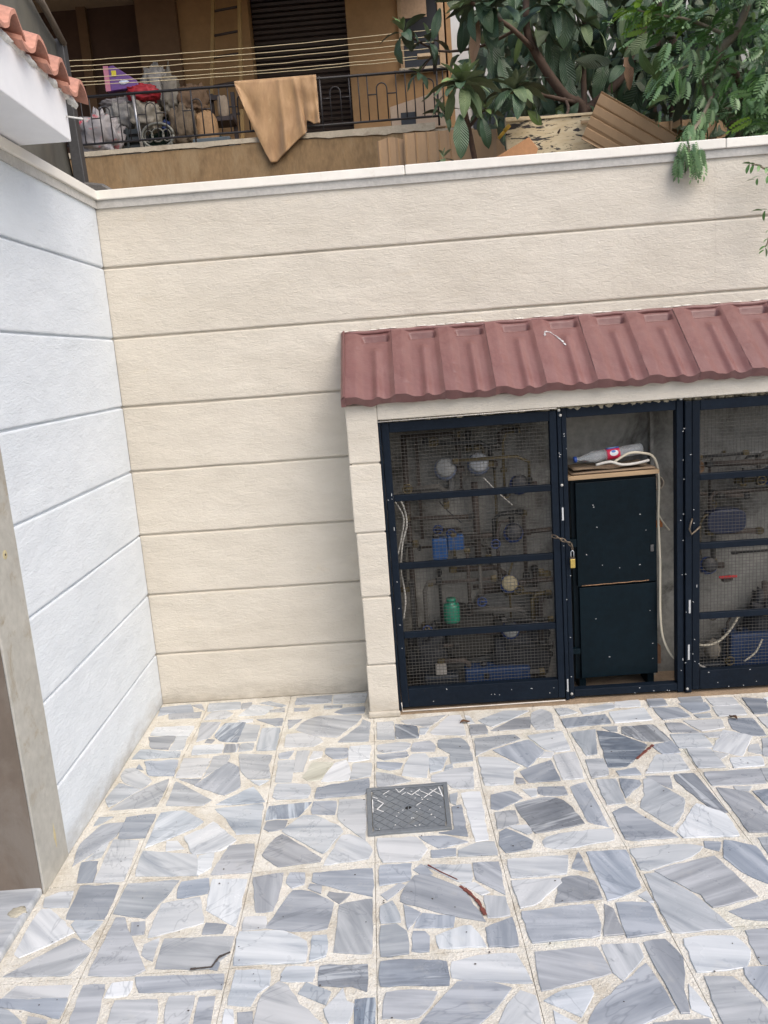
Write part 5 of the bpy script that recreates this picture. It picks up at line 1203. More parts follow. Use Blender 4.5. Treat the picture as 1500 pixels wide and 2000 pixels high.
# washing lines
M_LINE = mat('yellowed_line', (.62, .52, .32), .6, .1)
ends = [(3.617, 3.613), (3.586, 3.575), (3.559, 3.542), (3.516, 3.51), (3.494, 3.469), (3.475, 3.454)]
words = ['topmost', 'second from the top', 'third from the top', 'fourth from the top', 'second from the bottom', 'lowest']
for i, (z0, z1) in enumerate(ends):
    k = 46; b = MB(); b.tube([W(-.80 + 2.45 * t / k, -2.0 - .004 * i, z0 + (z1 - z0) * t / k - .016 * math.sin(math.pi * t / k) + .0035 * noise.noise(Vector((t * .35, i * 3, 0)))) for t in range(k + 1)], .0021, 5)
    tag(b.build('washing_line', M_LINE), words[i].capitalize() + ' of the six cream washing lines before the balcony', 'washing line', 'washing lines across the balcony')
b = MB(); b.wbox(1.52, 1.66, -2.04, -1.99, 3.455, 3.475); b2 = thing('line_bracket', 'pale wooden bracket holding the right ends of the washing lines', 'bracket', W(1.6, -2.02, 3.44))
b.build('arm', mat('pale_wood_arm', (.55, .40, .24), .7), b2, bevel=.002); MB().wbox(1.635, 1.652, -2.3, -1.995, 3.44, 3.64).build('bracket_plate', M_IRON, b2)

# ladder leaning on the balcony wall
M_LAD = mat('yellow_wood', (.36, .23, .09), .65, .2, 8, stretch=(3, 3, .5))
ld = thing('ladder', 'tall yellow wooden ladder with dark rungs leaning against the balcony wall', 'ladder', W(0, -3.4, 3.14))
def bar2(p, q, wd, th, name, m, parent):
    p, q = W(*p), W(*q); a = Vector((DX, DY, 0)) * wd / 2; c = Vector((NX, NY, 0)) * th / 2
    b = MB(); b.hexa([p - a + c, p + a + c, p + a - c, p - a - c, q - a + c, q + a + c, q + a - c, q - a - c]); return b.build(name, m, parent, bevel=.002)
bar2((-.165, -3.30, 3.14), (-.045, -3.66, 4.72), .028, .04, 'rail', M_LAD, ld); bar2((.105, -3.30, 3.14), (.165, -3.66, 4.72), .028, .04, 'rail', M_LAD, ld)
for z in (3.34, 3.60, 3.86, 4.09, 4.27, 4.47):
    t = (z - 3.14) / 1.58; b = MB(); o = -3.30 - .36 * t; b.tube([W(-.165 + .12 * t - .012, o, z), W(.105 + .06 * t + .012, o, z + .022)], .010, 6); b.build('rung', mat('dark_rung', (.05, .035, .03), .6), ld)

# clutter on the balcony
M_WBAG = mat('white_sack', (.20, .19, .175), .5, .25, 12, .7, 40, bdist=.008); M_PINKBAG = mat('striped_bag', (.26, .245, .25), .45, .12, 6, .5, 50, dirt=(7, .56, .62), dirtcol=(.45, .05, .08))
def bag(name, s, z, rs, rz, ro, m, label, cat='bag', o=-2.8, seed=1, knot=.3, amp=.22):
    b = MB(); b.blob(W(s, o, z), (rs, ro, rz), seed, amp * 1.5, 22, 2.2, 4.2, knot); return tag(b.build(name, m), label, cat)
bag('carrier_bag', -.80, 3.305, .155, .135, .12, M_PINKBAG, 'round white carrier bag with red stripes at the far left of the balcony', o=-2.62, seed=2, amp=.3)
bag('sack', -.67, 3.50, .13, .10, .10, M_WBAG, 'grey-white sack stacked above the dark crate', o=-2.85, seed=3); bag('sack', -.50, 3.47, .11, .10, .10, mat('cream_sack', (.19, .17, .135), .6, .15, 12, .7, 40), 'cream paper sack sitting right beside the steel pipe', o=-2.8, seed=4)
bag('sack', -.44, 3.72, .10, .15, .09, M_WBAG, 'tall translucent white sack standing behind the red bag', o=-3.0, seed=5, knot=.1); bag('sack', -.34, 3.66, .07, .15, .08, mat('cream_sack', ()), 'narrow cream sack right of the tall white sack', o=-2.98, seed=8)
bag('red_bag', -.50, 3.635, .11, .055, .08, mat('red_fabric', (.33, .012, .022), .6, .15), 'bright red cloth bag lying before the white sacks', o=-2.80, seed=6)
bag('grey_bundle', -.68, 3.60, .17, .04, .10, mat('grey_cloth', (.22, .20, .20), .8, .2, 12, .5, 40), 'dark grey cloth bundle under the purple packet', 'bundle', o=-2.9, seed=12)
pk = thing('detergent_packet', 'purple pouch with yellow sticker and pink edge leaning on the grey bundle', 'packet', W(-.68, -2.9, 3.63)); b = MB()
b.prism([W(-.80, -2.88, 3.70), W(-.55, -2.88, 3.715), (W(-.56, -2.88, 3.76)), W(-.73, -2.88, 3.88), W(-.79, -2.88, 3.87)], W(0, -.05, .0) - W(0, 0, 0)); b.build('pouch', mat('purple_film', (.17, .07, .27), .35, .2), pk, bevel=.006)
MB().wbox(-.802, -.765, -2.878, -2.872, 3.70, 3.875).build('pink_edge', mat('pink_film', (.60, .22, .30), .4), pk); MB().wbox(-.745, -.71, -2.8785, -2.874, 3.80, 3.84).build('sticker', mat('yellow_sticker', (.75, .62, .04), .5), pk)
b = MB(); b.blob(W(-.66, -2.876, 3.755), (.035, .003, .014), 2, .4, 6); b.build('emblem', mat('pale_print', (.62, .70, .85), .5), pk)
bag('bundle', -.18, 3.62, .12, .10, .09, mat('tan_cloth', (.16, .10, .058), .85, .2, 10, .6, 40), 'tan folded cloth bundle left of the ladder', 'bundle', o=-3.0, seed=9, knot=0); bag('bundle', -.26, 3.42, .10, .14, .09, mat('beige_cloth', (.16, .12, .078), .85, .2, 10, .6, 40), 'beige bundle standing below the tan folded cloth', 'bundle', o=-2.95, seed=10, knot=0)
bag('wicker_basket', -.10, 3.40, .09, .14, .08, mat('wicker', (.36, .22, .11), .8, .3, 40, .8, 60), 'brown wicker basket just left of the ladder foot', 'basket', o=-3.0, seed=11, knot=0, amp=.08)
M_GREEN = mat('dark_green_plastic', (.012, .040, .030), .5, .2, 6)
b = MB(); b.prism([W(-.80, -3.10, 3.14), W(.02, -3.10, 3.14), W(.0, -3.10, 3.38), W(-.28, -3.10, 3.50), W(-.55, -3.10, 3.60), W(-.80, -3.10, 3.58)], W(0, -.25, 0) - W(0, 0, 0)); tag(b.build('garden_bench', M_GREEN, bevel=.01), 'dark green slanted plastic bench back behind the clutter', 'bench')
cr = thing('crate', 'black slatted crate beside the striped bag on the balcony', 'crate', W(-.60, -2.72, 3.14))
for z in (3.15, 3.205, 3.26, 3.315): MB().wbox(-.70, -.50, -2.62, -2.61, z, z + .032).build('slat', mat('crate_black', (.022, .028, .03), .5), cr)
MB().wbox(-.70, -.50, -2.80, -2.64, 3.142, 3.335).build('crate_body', mat('crate_inner', (.02, .022, .022), .6), cr); 
for s in (-.702, -.61, -.515): MB().wbox(s, s + .016, -2.61, -2.60, 3.14, 3.355).build('crate_post', mat('crate_black', ()), cr)
b = MB(); b.tube([W(-.485, -2.55, 3.14), W(-.510, -2.55, 3.555)], .013, 12); b.lathe([(.018, 0), (.018, .02)], W(-.510, -2.55, 3.55), (0, 0, 1), 12); tag(b.build('steel_pipe', mat('galvanised', (.50, .50, .50), .35, .15, 20, metal=.7)), 'upright grey steel pipe standing behind the railing', 'pipe')
ct = thing('metal_chair', 'ornate tarnished metal chair with an oval patterned back behind the railing', 'chair', W(-.36, -2.6, 3.14)); M_CHM = mat('tarnished_metal', (.15, .15, .13), .45, .3, 20, metal=.4)
def ring(cs, cz, rs, rz, r, name, o=-2.55, a0=0, a1=2 * math.pi, n=20):
    b = MB(); b.tube([W(cs + rs * math.cos(a0 + (a1 - a0) * k / n), o, cz + rz * math.sin(a0 + (a1 - a0) * k / n)) for k in range(n + 1)], r, 6); b.build(name, M_CHM, ct)
ring(-.365, 3.27, .115, .085, .011, 'back_frame'); ring(-.365, 3.275, .045, .045, .006, 'scroll'); ring(-.43, 3.27, .03, .04, .005, 'scroll'); ring(-.30, 3.27, .03, .04, .005, 'scroll'); ring(-.365, 3.34, .06, .02, .005, 'scroll', a0=math.pi, a1=0)
for s in (-.46, -.27): b = MB(); b.tube([W(s, -2.55, 3.14), W(s, -2.55, 3.26)], .009, 6); b.build('leg', M_CHM, ct)
b = MB(); b.blob(W(-.365, -2.66, 3.20), (.11, .10, .02), 1, .05, 8, 2.5); b.build('seat', mat('dull_seat', (.12, .12, .10), .7), ct)
bag('blue_cloth', -.40, 3.42, .05, .025, .04, mat('blue_fabric', (.012, .03, .13), .7, .2), 'small blue cloth lying above the ornate chair', 'cloth', o=-2.85, seed=14, knot=0, amp=.5)
bx = thing('bench_chair', 'dark wooden chair with pale cushion seen through the ladder', 'chair', W(0, -3.2, 3.14)); M_DKW = mat('dark_wood', (.035, .022, .018), .5)
for s in (-.09, .08): MB().wbox(s, s + .03, -3.22, -3.19, 3.14, 3.72).build('leg', M_DKW, bx)
MB().wbox(-.09, .11, -3.22, -3.02, 3.47, 3.50).build('seat', M_DKW, bx); MB().wbox(-.10, .0, -3.185, -3.16, 3.665, 3.70).build('back_rail', M_DKW, bx)
b = MB(); b.blob(W(.02, -3.15, 3.60), (.045, .03, .09), 5, .2, 8, 2.4); b.build('cushion', mat('pale_cushion', (.42, .33, .24), .8), bx)
nb = thing('storage_box', 'blue-grey storage box with dark lid beneath the wooden chair', 'box', W(0, -2.8, 3.14)); MB().wbox(-.15, .13, -2.9, -2.7, 3.14, 3.27).build('box_body', mat('blue_grey_plastic', (.10, .13, .15), .5), nb, bevel=.008); MB().wbox(-.14, .12, -2.91, -2.69, 3.165, 3.215).build('dark_window', M_NAVYD, nb)
MB()
bc = thing('cardboard_box', 'pinkish cardboard box with a black opening leaning at the balcony right end', 'box', W(1.5, -2.6, 3.14)); b = MB()
b.prism([W(1.335, -2.5, 3.145), W(1.72, -2.5, 3.16), W(1.70, -2.5, 3.40), W(1.325, -2.5, 3.315)], W(0, -.18, 0) - W(0, 0, 0)); b.build('carton', mat('pinkish_card', (.50, .38, .28), .85, .12), bc, bevel=.003)
MB().wbox(1.40, 1.505, -2.499, -2.496, 3.19, 3.27).build('opening', mat('dark_window', ()), bc)

# corrugated sheets, board and planks between the wall and the balcony
M_CORR = mat('tan_corrugated_sheet', (.44, .285, .155), .55, .14, 3, .15, 30, dirt=(3, .55, .75), dirtcol=(.34, .20, .11), stretch=(1, 1, .4))
def corr(label, s0, s1, z0, ztop, o, pitch, amp, seed=0, group=None):
    k = int((s1 - s0) / pitch * 8); b = MB()
    def shp(x): 
        t = (x / pitch) % 1; return amp * .6 * (sst(.0, .10, t) - sst(.18, .28, t))
    b.grid(lambda u, v: W(s0 + (s1 - s0) * u, o + shp((s1 - s0) * u), z0 + (ztop(s0 + (s1 - s0) * u) - z0) * v), k, 2, False); return tag(b.build('corrugated_sheet', M_CORR, thick=.003), label, 'corrugated sheet')
corr('tan corrugated sheet standing upright left of the big hanging loquat leaf', 1.222, 1.405, 2.2, lambda s: 2.985 + .01 * math.sin(s * 30), -2.02, .062, .012)
corr('tan corrugated sheet upright behind the big hanging loquat leaf', 1.395, 1.86, 2.2, lambda s: 3.004 - .01 * (s - 1.4), -1.99, .072, .014)
corr('flatter tan corrugated sheet behind the left edge of the painted board', 1.84, 2.12, 2.2, lambda s: 2.985 - .04 * (s - 1.84), -1.97, .14, .01)
corr('tan sheet upright behind the painted board and the leaning sheet', 2.52, 2.90, 2.2, lambda s: 2.85 - .02 * (s - 2.5), -1.50, .10, .012); corr('tan corrugated sheet at the right, behind the leaning sheet tip', 2.86, 3.35, 2.2, lambda s: 2.852 + .012 * (s - 2.9), -1.62, .07, .012)
b = MB(); p, q2 = Vector((2.372, -.78, 2.805)), Vector((2.905, -.78, 2.475)); dd = (q2 - p).normalized(); nn_ = Vector((dd.z, 0, -dd.x))  # leaning sheet: local (s,o,z)
def ls(u, v):
    h = v * .225; a = p + (q2 - p) * u - nn_ * h * -1 if False else p + (q2 - p) * u + Vector((-.42, 0, -.90)).normalized() * h
    t = (h / .052) % 1; return W(a.x, a.y + -.007 * (sst(.0, .10, t) - sst(.16, .26, t)) + .05 * (1 - v), a.z)
b.grid(ls, 6, 34, False); tag(b.build('leaning_sheet', M_CORR, thick=.003), 'ribbed tan sheet lying aslant against the painted board', 'corrugated sheet')
M_BOARD = bpy.data.materials.new('peeling_painted_board'); M_BOARD.use_nodes = True; n_ = N(M_BOARD)
v = n_.coord((2.2, 2.2, 9)); sp = n_.ramp(n_.noise(v, 2.6, 6, .62, .3), [(.545, 0.), (.565, 1.)]); fine = n_.ramp(n_.noise(v, 13, 4, .6), [(.61, 0.), (.64, 1.)])
c = n_.ramp(n_.noise(v, 5, 5, .6), [(.3, (.56, .44, .26)), (.7, (.70, .60, .40))]); c = n_.mix(fine, c, (.12, .09, .06)); c = n_.mix(sp, c, (.035, .03, .028)); n_.l(c, n_.b.inputs['Base Color']); n_.b.inputs['Roughness'].default_value = .7
n_.l(n_.bump(sp, -.5, .004), n_.b.inputs['Normal'])
b = MB(); b.hexa([W(1.913, -.90, 2.4), W(2.385, -.90, 2.4), W(2.385, -.925, 2.4), W(1.913, -.925, 2.4), W(1.909, -.90, 2.765), W(2.378, -.90, 2.755), W(2.378, -.925, 2.755), W(1.909, -.925, 2.765)])
bd = thing('painted_board', 'cream painted board with black peeled patches standing on the wall', 'board', W(2.15, -.91, 2.4)); b.build('panel', M_BOARD, bd, bevel=.003)
bar2((1.915, -.897, 2.757), (2.375, -.897, 2.748), .46, .006, 'x', M_BOARD, bd) if False else None
MB().wbox(1.911, 2.379, -.899, -.892, 2.742, 2.754).build('edge_strip', mat('edge_cream', (.66, .54, .34), .7), bd)
MB().wbox(2.30, 2.44, -.888, -.876, 2.700, 2.712).build('cross_batten', M_WOOD, bd)
b = MB(); b.prism([W(1.83, -.72, 2.535), W(2.0, -.72, 2.617), W(2.045, -.72, 2.56), W(2.03, -.72, 2.52), W(1.83, -.72, 2.50)], W(0, -.03, 0) - W(0, 0, 0)); b2 = tag(b.build('wood_offcut', mat('orange_wood', (.46, .23, .10), .65, .2, 10), bevel=.002), 'orange-brown wedge of wood poking up before the painted board', 'offcut')
b = MB(); b.tube([W(1.865, -.86, 2.655), W(1.895, -.86, 2.685)], .009, 7); b.tube([W(1.897, -.86, 2.688), W(1.925, -.86, 2.715)], .011, 7); b.kind = 0; tag(b.build('yellow_peg', mat('yellow_plastic', (.65, .40, .05), .5)), 'yellow peg at the left edge of the painted board', 'peg')

# dark awning sheet and post on the left, beyond the left wall
M_TARP = mat('dark_grey_tarpaulin', (.085, .082, .070), .55, .35, 1.6, .5, 12, dirt=(2.2, .5, .75), dirtcol=(.17, .16, .125), stretch=(1, 1, .35))
aw = thing('side_screen', 'dark grey tarpaulin screen on a post beyond the left wall', 'screen', (-1.25, .7, 2.2))
def tp(u, v):
    y = -1.3 + (1.02 - -1.3) * u; zt = 3.30 - .09 * u if u < .9 else 3.22 - (u - .9) * 1.1; z = 2.22 + (zt - 2.22) * v
    return Vector((-1.235 + .02 * math.sin(y * 9 + z) + .03 * noise.noise(Vector((y * 3, z * 2, 1))), y, z))
b = MB(); b.grid(tp, 40, 14); b.build('tarpaulin', M_TARP, aw, thick=.004)
M_SCR = mat('screen_post_grey', (.06, .06, .062), .5, .3, 12)
b = MB(); b.hexa([(-1.245, 1.00, 2.2), (-1.185, 1.00, 2.2), (-1.185, 1.06, 2.2), (-1.245, 1.06, 2.2), (-1.245, .985, 3.14), (-1.205, .985, 3.14), (-1.205, 1.045, 3.14), (-1.245, 1.045, 3.14)]); b.build('post', M_SCR, aw, bevel=.004)
b = MB(); b.tube([(-1.21, -1.3, 3.31), (-1.21, .80, 3.215), (-1.205, 1.0, 3.12)], .016, 8); b.build('top_rail', mat('rail_taupe', (.17, .14, .11), .5), aw)
b = MB(); b.box(-1.235, -1.15, -.6, .98, 2.373, 2.40); b.build('base_rail', M_SCR, aw, bevel=.004)
b = MB(); b.tube([(-1.14, -.5, 2.42), (-1.14, .4, 2.425), (-1.16, .95, 2.46)], .013, 8); b.build('base_pipe', mat('grey_pipe', (.22, .21, .19), .5), aw)
b = MB(); b.prism([W(-.14, -.25, 2.37), W(.045, -.25, 2.37), W(.02, -.25, 2.42), W(-.04, -.25, 2.46), W(-.13, -.25, 2.475)], W(0, -.25, 0) - W(0, 0, 0)); tag(b.build('lead_flashing', mat('lead_sheet', (.10, .095, .09), .4, .4, 12, .5, 30), bevel=.01), 'crumpled dark flashing in the corner where the two walls meet', 'flashing')
# pale house behind the trees
pb = thing('far_house', 'pale grey house wall glimpsed behind the loquat tree', 'house', W(6, -6, 2.2)); M_PALE = mat('pale_house_paint', (.62, .62, .60), .8, .12, 1.2)
MB().wbox(1.86, 14, -6.4, -6.2, 2.2, 6.6).build('house_wall', M_PALE, pb); MB().wbox(1.86, 1.9, -6.2, -3.82, 2.2, 5.2).build('side_wall', M_OCHRE, pb)
for s in (2.3, 4.1, 5.9): w1 = MB().wbox(s, s + .7, -6.199, -6.19, 3.3, 4.6).build('window', mat('far_window', (.05, .06, .07), .2), pb); MB().wbox(s - .05, s + .75, -6.199, -6.15, 3.22, 3.3).build('window_sill', M_PCAP, w1)
MB().wbox(1.92, 2.6, -4.9, -4.8, 2.2, 3.62).build('low_wall', mat('low_pale_wall', (.55, .54, .52), .8, .15, 3), pb)

# ================================================================== PLANTS
def leaf_mat(name, c1, c2, back, vein, rough=.42, ribs=True):
    m = bpy.data.materials.new(name); m.use_nodes = True; n = N(m); MATS[name] = m
    uv = n.new('ShaderNodeUVMap'); sp = n.new('ShaderNodeSeparateXYZ'); n.l(uv.outputs[0], sp.inputs[0])
    def M(op, a, b=None):
        x = n.new('ShaderNodeMath', operation=op)
        for k, q in ((0, a), (1, b)):
            if q is None: continue
            if isinstance(q, (int, float)): x.inputs[k].default_value = q
            else: n.l(q, x.inputs[k])
        return x.outputs[0]
    ab = M('ABSOLUTE', M('SUBTRACT', sp.outputs[1], .5))
    ph = M('SUBTRACT', M('MULTIPLY', sp.outputs[0], 95.), M('MULTIPLY', ab, 42.)); rib = M('SINE', ph)
    oi = n.new('ShaderNodeObjectInfo'); geo = n.new('ShaderNodeNewGeometry')
    f = n.noise(geo.outputs['Position'], 9, 4, .6); rn = M('ADD', M('MULTIPLY', oi.outputs['Random'], .5), M('MULTIPLY', f, .6))
    c = n.ramp(rn, [(.25, c1), (.8, c2)])
    mid = n.ramp(ab, [(.0, .8), (.035, 0.)]); c = n.mix(mid, c, vein)
    if ribs: c = n.mix(n.ramp(rib, [(.75, 0.), (1., .22)]), c, vein)
    c = n.mix(geo.outputs['Backfacing'], c, back)
    n.l(c, n.b.inputs['Base Color']); n.b.inputs['Roughness'].default_value = rough
    if ribs: n.l(n.bump(rib, .55, .002), n.b.inputs['Normal'])
    n.b.inputs['Transmission Weight'].default_value = 0; n.b.inputs['Subsurface Weight'].default_value = 0
    return m
LM = {'old': leaf_mat('loquat_leaf', (.024, .060, .030), (.075, .130, .065), (.09, .115, .065), (.10, .15, .09)),
      'new': leaf_mat('young_loquat_leaf', (.09, .17, .045), (.18, .27, .08), (.20, .26, .12), (.26, .34, .13), .5),
      'grey': leaf_mat('felted_loquat_leaf', (.075, .125, .055), (.15, .21, .095), (.17, .20, .11), (.22, .28, .14), .6),
      'dead': leaf_mat('browned_loquat_leaf', (.30, .15, .08), (.42, .26, .16), (.35, .22, .14), (.3, .2, .1), .6),
      'fern': leaf_mat('feathery_leaf', (.05, .13, .035), (.12, .25, .07), (.14, .24, .10), (.14, .24, .08), .4, False),
      'lime': leaf_mat('lime_leaf', (.16, .30, .03), (.26, .42, .05), (.2, .3, .08), (.25, .4, .1), .45, False)}
def leaf_geo(nu, nv, width, droop, cup, tw=0., seed=0, peak=1.12):
    vs, uv, fs = [], [], []
    for i in range(nu + 1):
        t = i / nu; w_ = width * (math.sin(math.pi * min(1, t ** peak * 1.0)) ** .72 * .5 + .010) if t < 1 else .012 * width
        ang = droop * t; x = math.sin(ang) / max(droop, 1e-3) if droop > 1e-3 else t; z = -(1 - math.cos(ang)) / max(droop, 1e-3) if droop > 1e-3 else 0
        for j in range(nv + 1):
            s = j / nv * 2 - 1; wave = .05 * width * math.sin(t * 19 + seed) * s * s
            a = tw * t; yy = s * w_; zz = cup * abs(s) ** 1.3 * w_ + wave
            y2 = yy * math.cos(a) - zz * math.sin(a); z2 = yy * math.sin(a) + zz * math.cos(a)
            vs.append(Vector((x - z2 * math.sin(ang), y2, z + z2 * math.cos(ang)))); uv.append((t, j / nv))
    for i in range(nu):
        for j in range(nv): a = i * (nv + 1) + j; fs.append((a, a + nv + 1, a + nv + 2, a + 1))
    return vs, fs, uv
def mesh_of(name, geo, m):
    vs, fs, uv = geo; me = bpy.data.meshes.new(name); me.from_pydata(vs, [], fs); me.materials.append(m)
    ul = me.uv_layers.new(name='UVMap')
    for li, lp in enumerate(me.loops): ul.data[li].uv = uv[lp.vertex_index]
    for p in me.polygons: p.use_smooth = True
    me.update(); return me
LEAF = {}
for key in ('old', 'new', 'grey', 'dead'):
    LEAF[key] = [mesh_of('leaf', leaf_geo(14, 6, .30 + .04 * q, dr, .35 - .05 * q, .15 * (q - 1), q * 2.1), LM[key]) for q, dr in enumerate((.35, .9, 1.5, 2.1))]
def orient(pos, d, upv, L, roll=0.):
    x = d.normalized(); y = upv.cross(x)
    if y.length < 1e-3: y = Vector((1, 0, 0)).cross(x)
    y.normalize(); z = x.cross(y); m = Matrix((x, y, z)).transposed() @ Matrix.Rotation(roll, 3, 'X')
    return Matrix.LocRotScale(pos, m.to_quaternion(), Vector((L, L, L)))
LEAFN = [0]
def place_leaf(tree, key, var, pos, d, L, roll=0., wd=1.):
    o = bpy.data.objects.new('leaf', LEAF[key][var]); COL.objects.link(o); m = orient(pos, d, Vector((0, 0, 1)), L, roll)
    if wd != 1: m = m @ Matrix.Diagonal((1, wd, 1, 1))
    o.parent = tree; m.translation = m.translation - tree.location; o.matrix_local = m; LEAFN[0] += 1
def rosette(tree, pos, axis, n, L, rnd, mix='ogn', spread=1.):
    axis = axis.normalized(); u = axis.orthogonal().normalized(); w_ = axis.cross(u)
    for i in range(n):
        k = i / max(1, n - 1); a = i * 2.4 + rnd.uniform(-.3, .3); tilt = (.25 + 1.35 * k) * spread + rnd.uniform(-.12, .12)
        d = axis * math.cos(tilt) + (u * math.cos(a) + w_ * math.sin(a)) * math.sin(tilt)
        key = 'new' if (k < .42 and 'n' in mix) else ('grey' if (rnd.random() < .45 and 'g' in mix) else 'old')
        if 'o' not in mix and key == 'old': key = 'grey' if rnd.random() < .5 else 'old'
        place_leaf(tree, key, min(3, int(k * 2.2 + rnd.random() * 1.2)), pos - axis * .03 * k, d, L * (.5 + .6 * min(1, k * 1.6)) * rnd.uniform(.85, 1.12), rnd.uniform(-.4, .4), .85 if 'o' not in mix else .95)
M_BARK = mat('loquat_bark', (.095, .060, .042), .85, .35, 9, .7, 60); M_BARKG = mat('grey_twig', (.20, .17, .12), .85, .3, 12, .5, 60)
rnd = random.Random(21)
lq = thing('loquat_tree', 'loquat tree with large ribbed leaves leaning over the top of the wall', 'tree', W(2.35, -1.3, 2.2))
def branch(pts, r0, r1, tree, name='branch', m=None):
    P = [W(*q_) for q_ in pts]; out = []; n = len(P) - 1
    for i in range(n):
        a = P[max(i - 1, 0)]; b_, c_ = P[i], P[i + 1]; d = P[min(i + 2, n)]
        for q_ in range(4):
            t = q_ / 4; out.append(.5 * ((2 * b_) + (c_ - a) * t + (2 * a - 5 * b_ + 4 * c_ - d) * t * t + (3 * b_ - a - 3 * c_ + d) * t ** 3))
    out.append(P[-1]); k = len(out); b = MB(); b.tube(out, [r0 + (r1 - r0) * i / (k - 1) for i in range(k)], 8); b.build(name, m or M_BARK, tree)
branch([(2.42, -1.15, 2.2), (2.383, -1.15, 2.799), (2.272, -1.1, 2.893), (2.164, -1.05, 3.015), (2.071, -1.0, 3.155), (2.054, -1.0, 3.280), (2.069, -1.0, 3.448)], .034, .016, lq, 'trunk')
branch([(2.373, -1.15, 2.816), (2.462, -1.2, 2.881), (2.634, -1.3, 3.031), (2.752, -1.35, 3.224), (2.827, -1.4, 3.501)], .03, .018, lq)
branch([(2.384, -1.15, 2.807), (2.395, -1.2, 3.018), (2.405, -1.2, 3.199), (2.390, -1.15, 3.284)], .018, .010, lq)
branch([(2.083, -1.0, 3.117), (1.976, -.9, 3.176), (1.874, -.8, 3.206), (1.749, -.8, 3.287)], .014, .008, lq); branch([(2.312, -1.1, 2.864), (2.110, -.9, 2.860), (1.952, -.7, 2.860)], .013, .008, lq)
branch([(1.80, -.9, 2.2), (1.700, -.75, 2.691), (1.671, -.65, 2.785), (1.659, -.6, 2.864)], .016, .009, lq); branch([(1.976, -.9, 3.176), (1.814, -1.0, 3.151), (1.604, -1.1, 3.178), (1.448, -1.2, 3.302)], .009, .005, lq)
branch([(2.258, -1.1, 2.894), (2.251, -.95, 2.788), (2.183, -.9, 2.666)], .010, .006, lq); branch([(1.700, -.75, 2.691), (1.750, -.7, 2.734), (1.783, -.65, 2.748)], .009, .006, lq); branch([(1.576, -1.1, 3.167), (1.532, -1.1, 3.132), (1.493, -1.1, 3.084)], .006, .004, lq)
up_ = Vector((0, 0, 1)); toC = Vector((NX, NY, 0))
def RS(q_, ax_, n, L, mix='ogn', spread=1.): rosette(lq, W(*q_), ax_, n, L, rnd, mix, spread)
RS((1.413, -1.2, 3.336), up_ + Vector((-.4, -.2, 0)), 11, .15, 'on'); RS((1.553, -1.1, 3.245), up_ + Vector((.2, -.3, 0)), 9, .14, 'on'); RS((1.482, -1.1, 3.085), Vector((-.2, -.6, .3)), 8, .10, 'on')
RS((1.664, -.6, 2.864), up_ + toC * .7, 24, .185, 'gn', .95); RS((1.942, -.7, 2.849), up_ + toC * .6 + Vector((.1, 0, 0)), 24, .175, 'g', .95); RS((1.778, -.65, 2.748), up_ * .6 + toC, 10, .11, 'gn')
RS((1.593, -1.0, 2.854), up_ + toC, 9, .10, 'on'); RS((1.538, -.35, 2.483), up_ * .9 + toC * .5, 7, .075, 'g'); RS((1.850, -.8, 3.255), up_ * -.2 + Vector((-.6, -.5, 0)), 12, .24, 'o'); RS((1.763, -.8, 3.297), up_ * .1 + Vector((-.7, -.3, 0)), 10, .22, 'on')
RS((2.390, -1.15, 3.272), up_ * .2 + toC, 9, .21, 'g'); RS((2.197, -1.0, 3.317), toC + up_ * -.3, 9, .24, 'o'); RS((2.598, -1.2, 3.337), toC + up_ * -.2, 10, .24, 'o'); RS((2.273, -1.0, 2.711), toC + up_ * .3, 8, .13, 'on'); RS((2.399, -1.2, 3.161), toC + up_ * .1, 8, .16, 'g')
down = Vector((0, 0, -1))
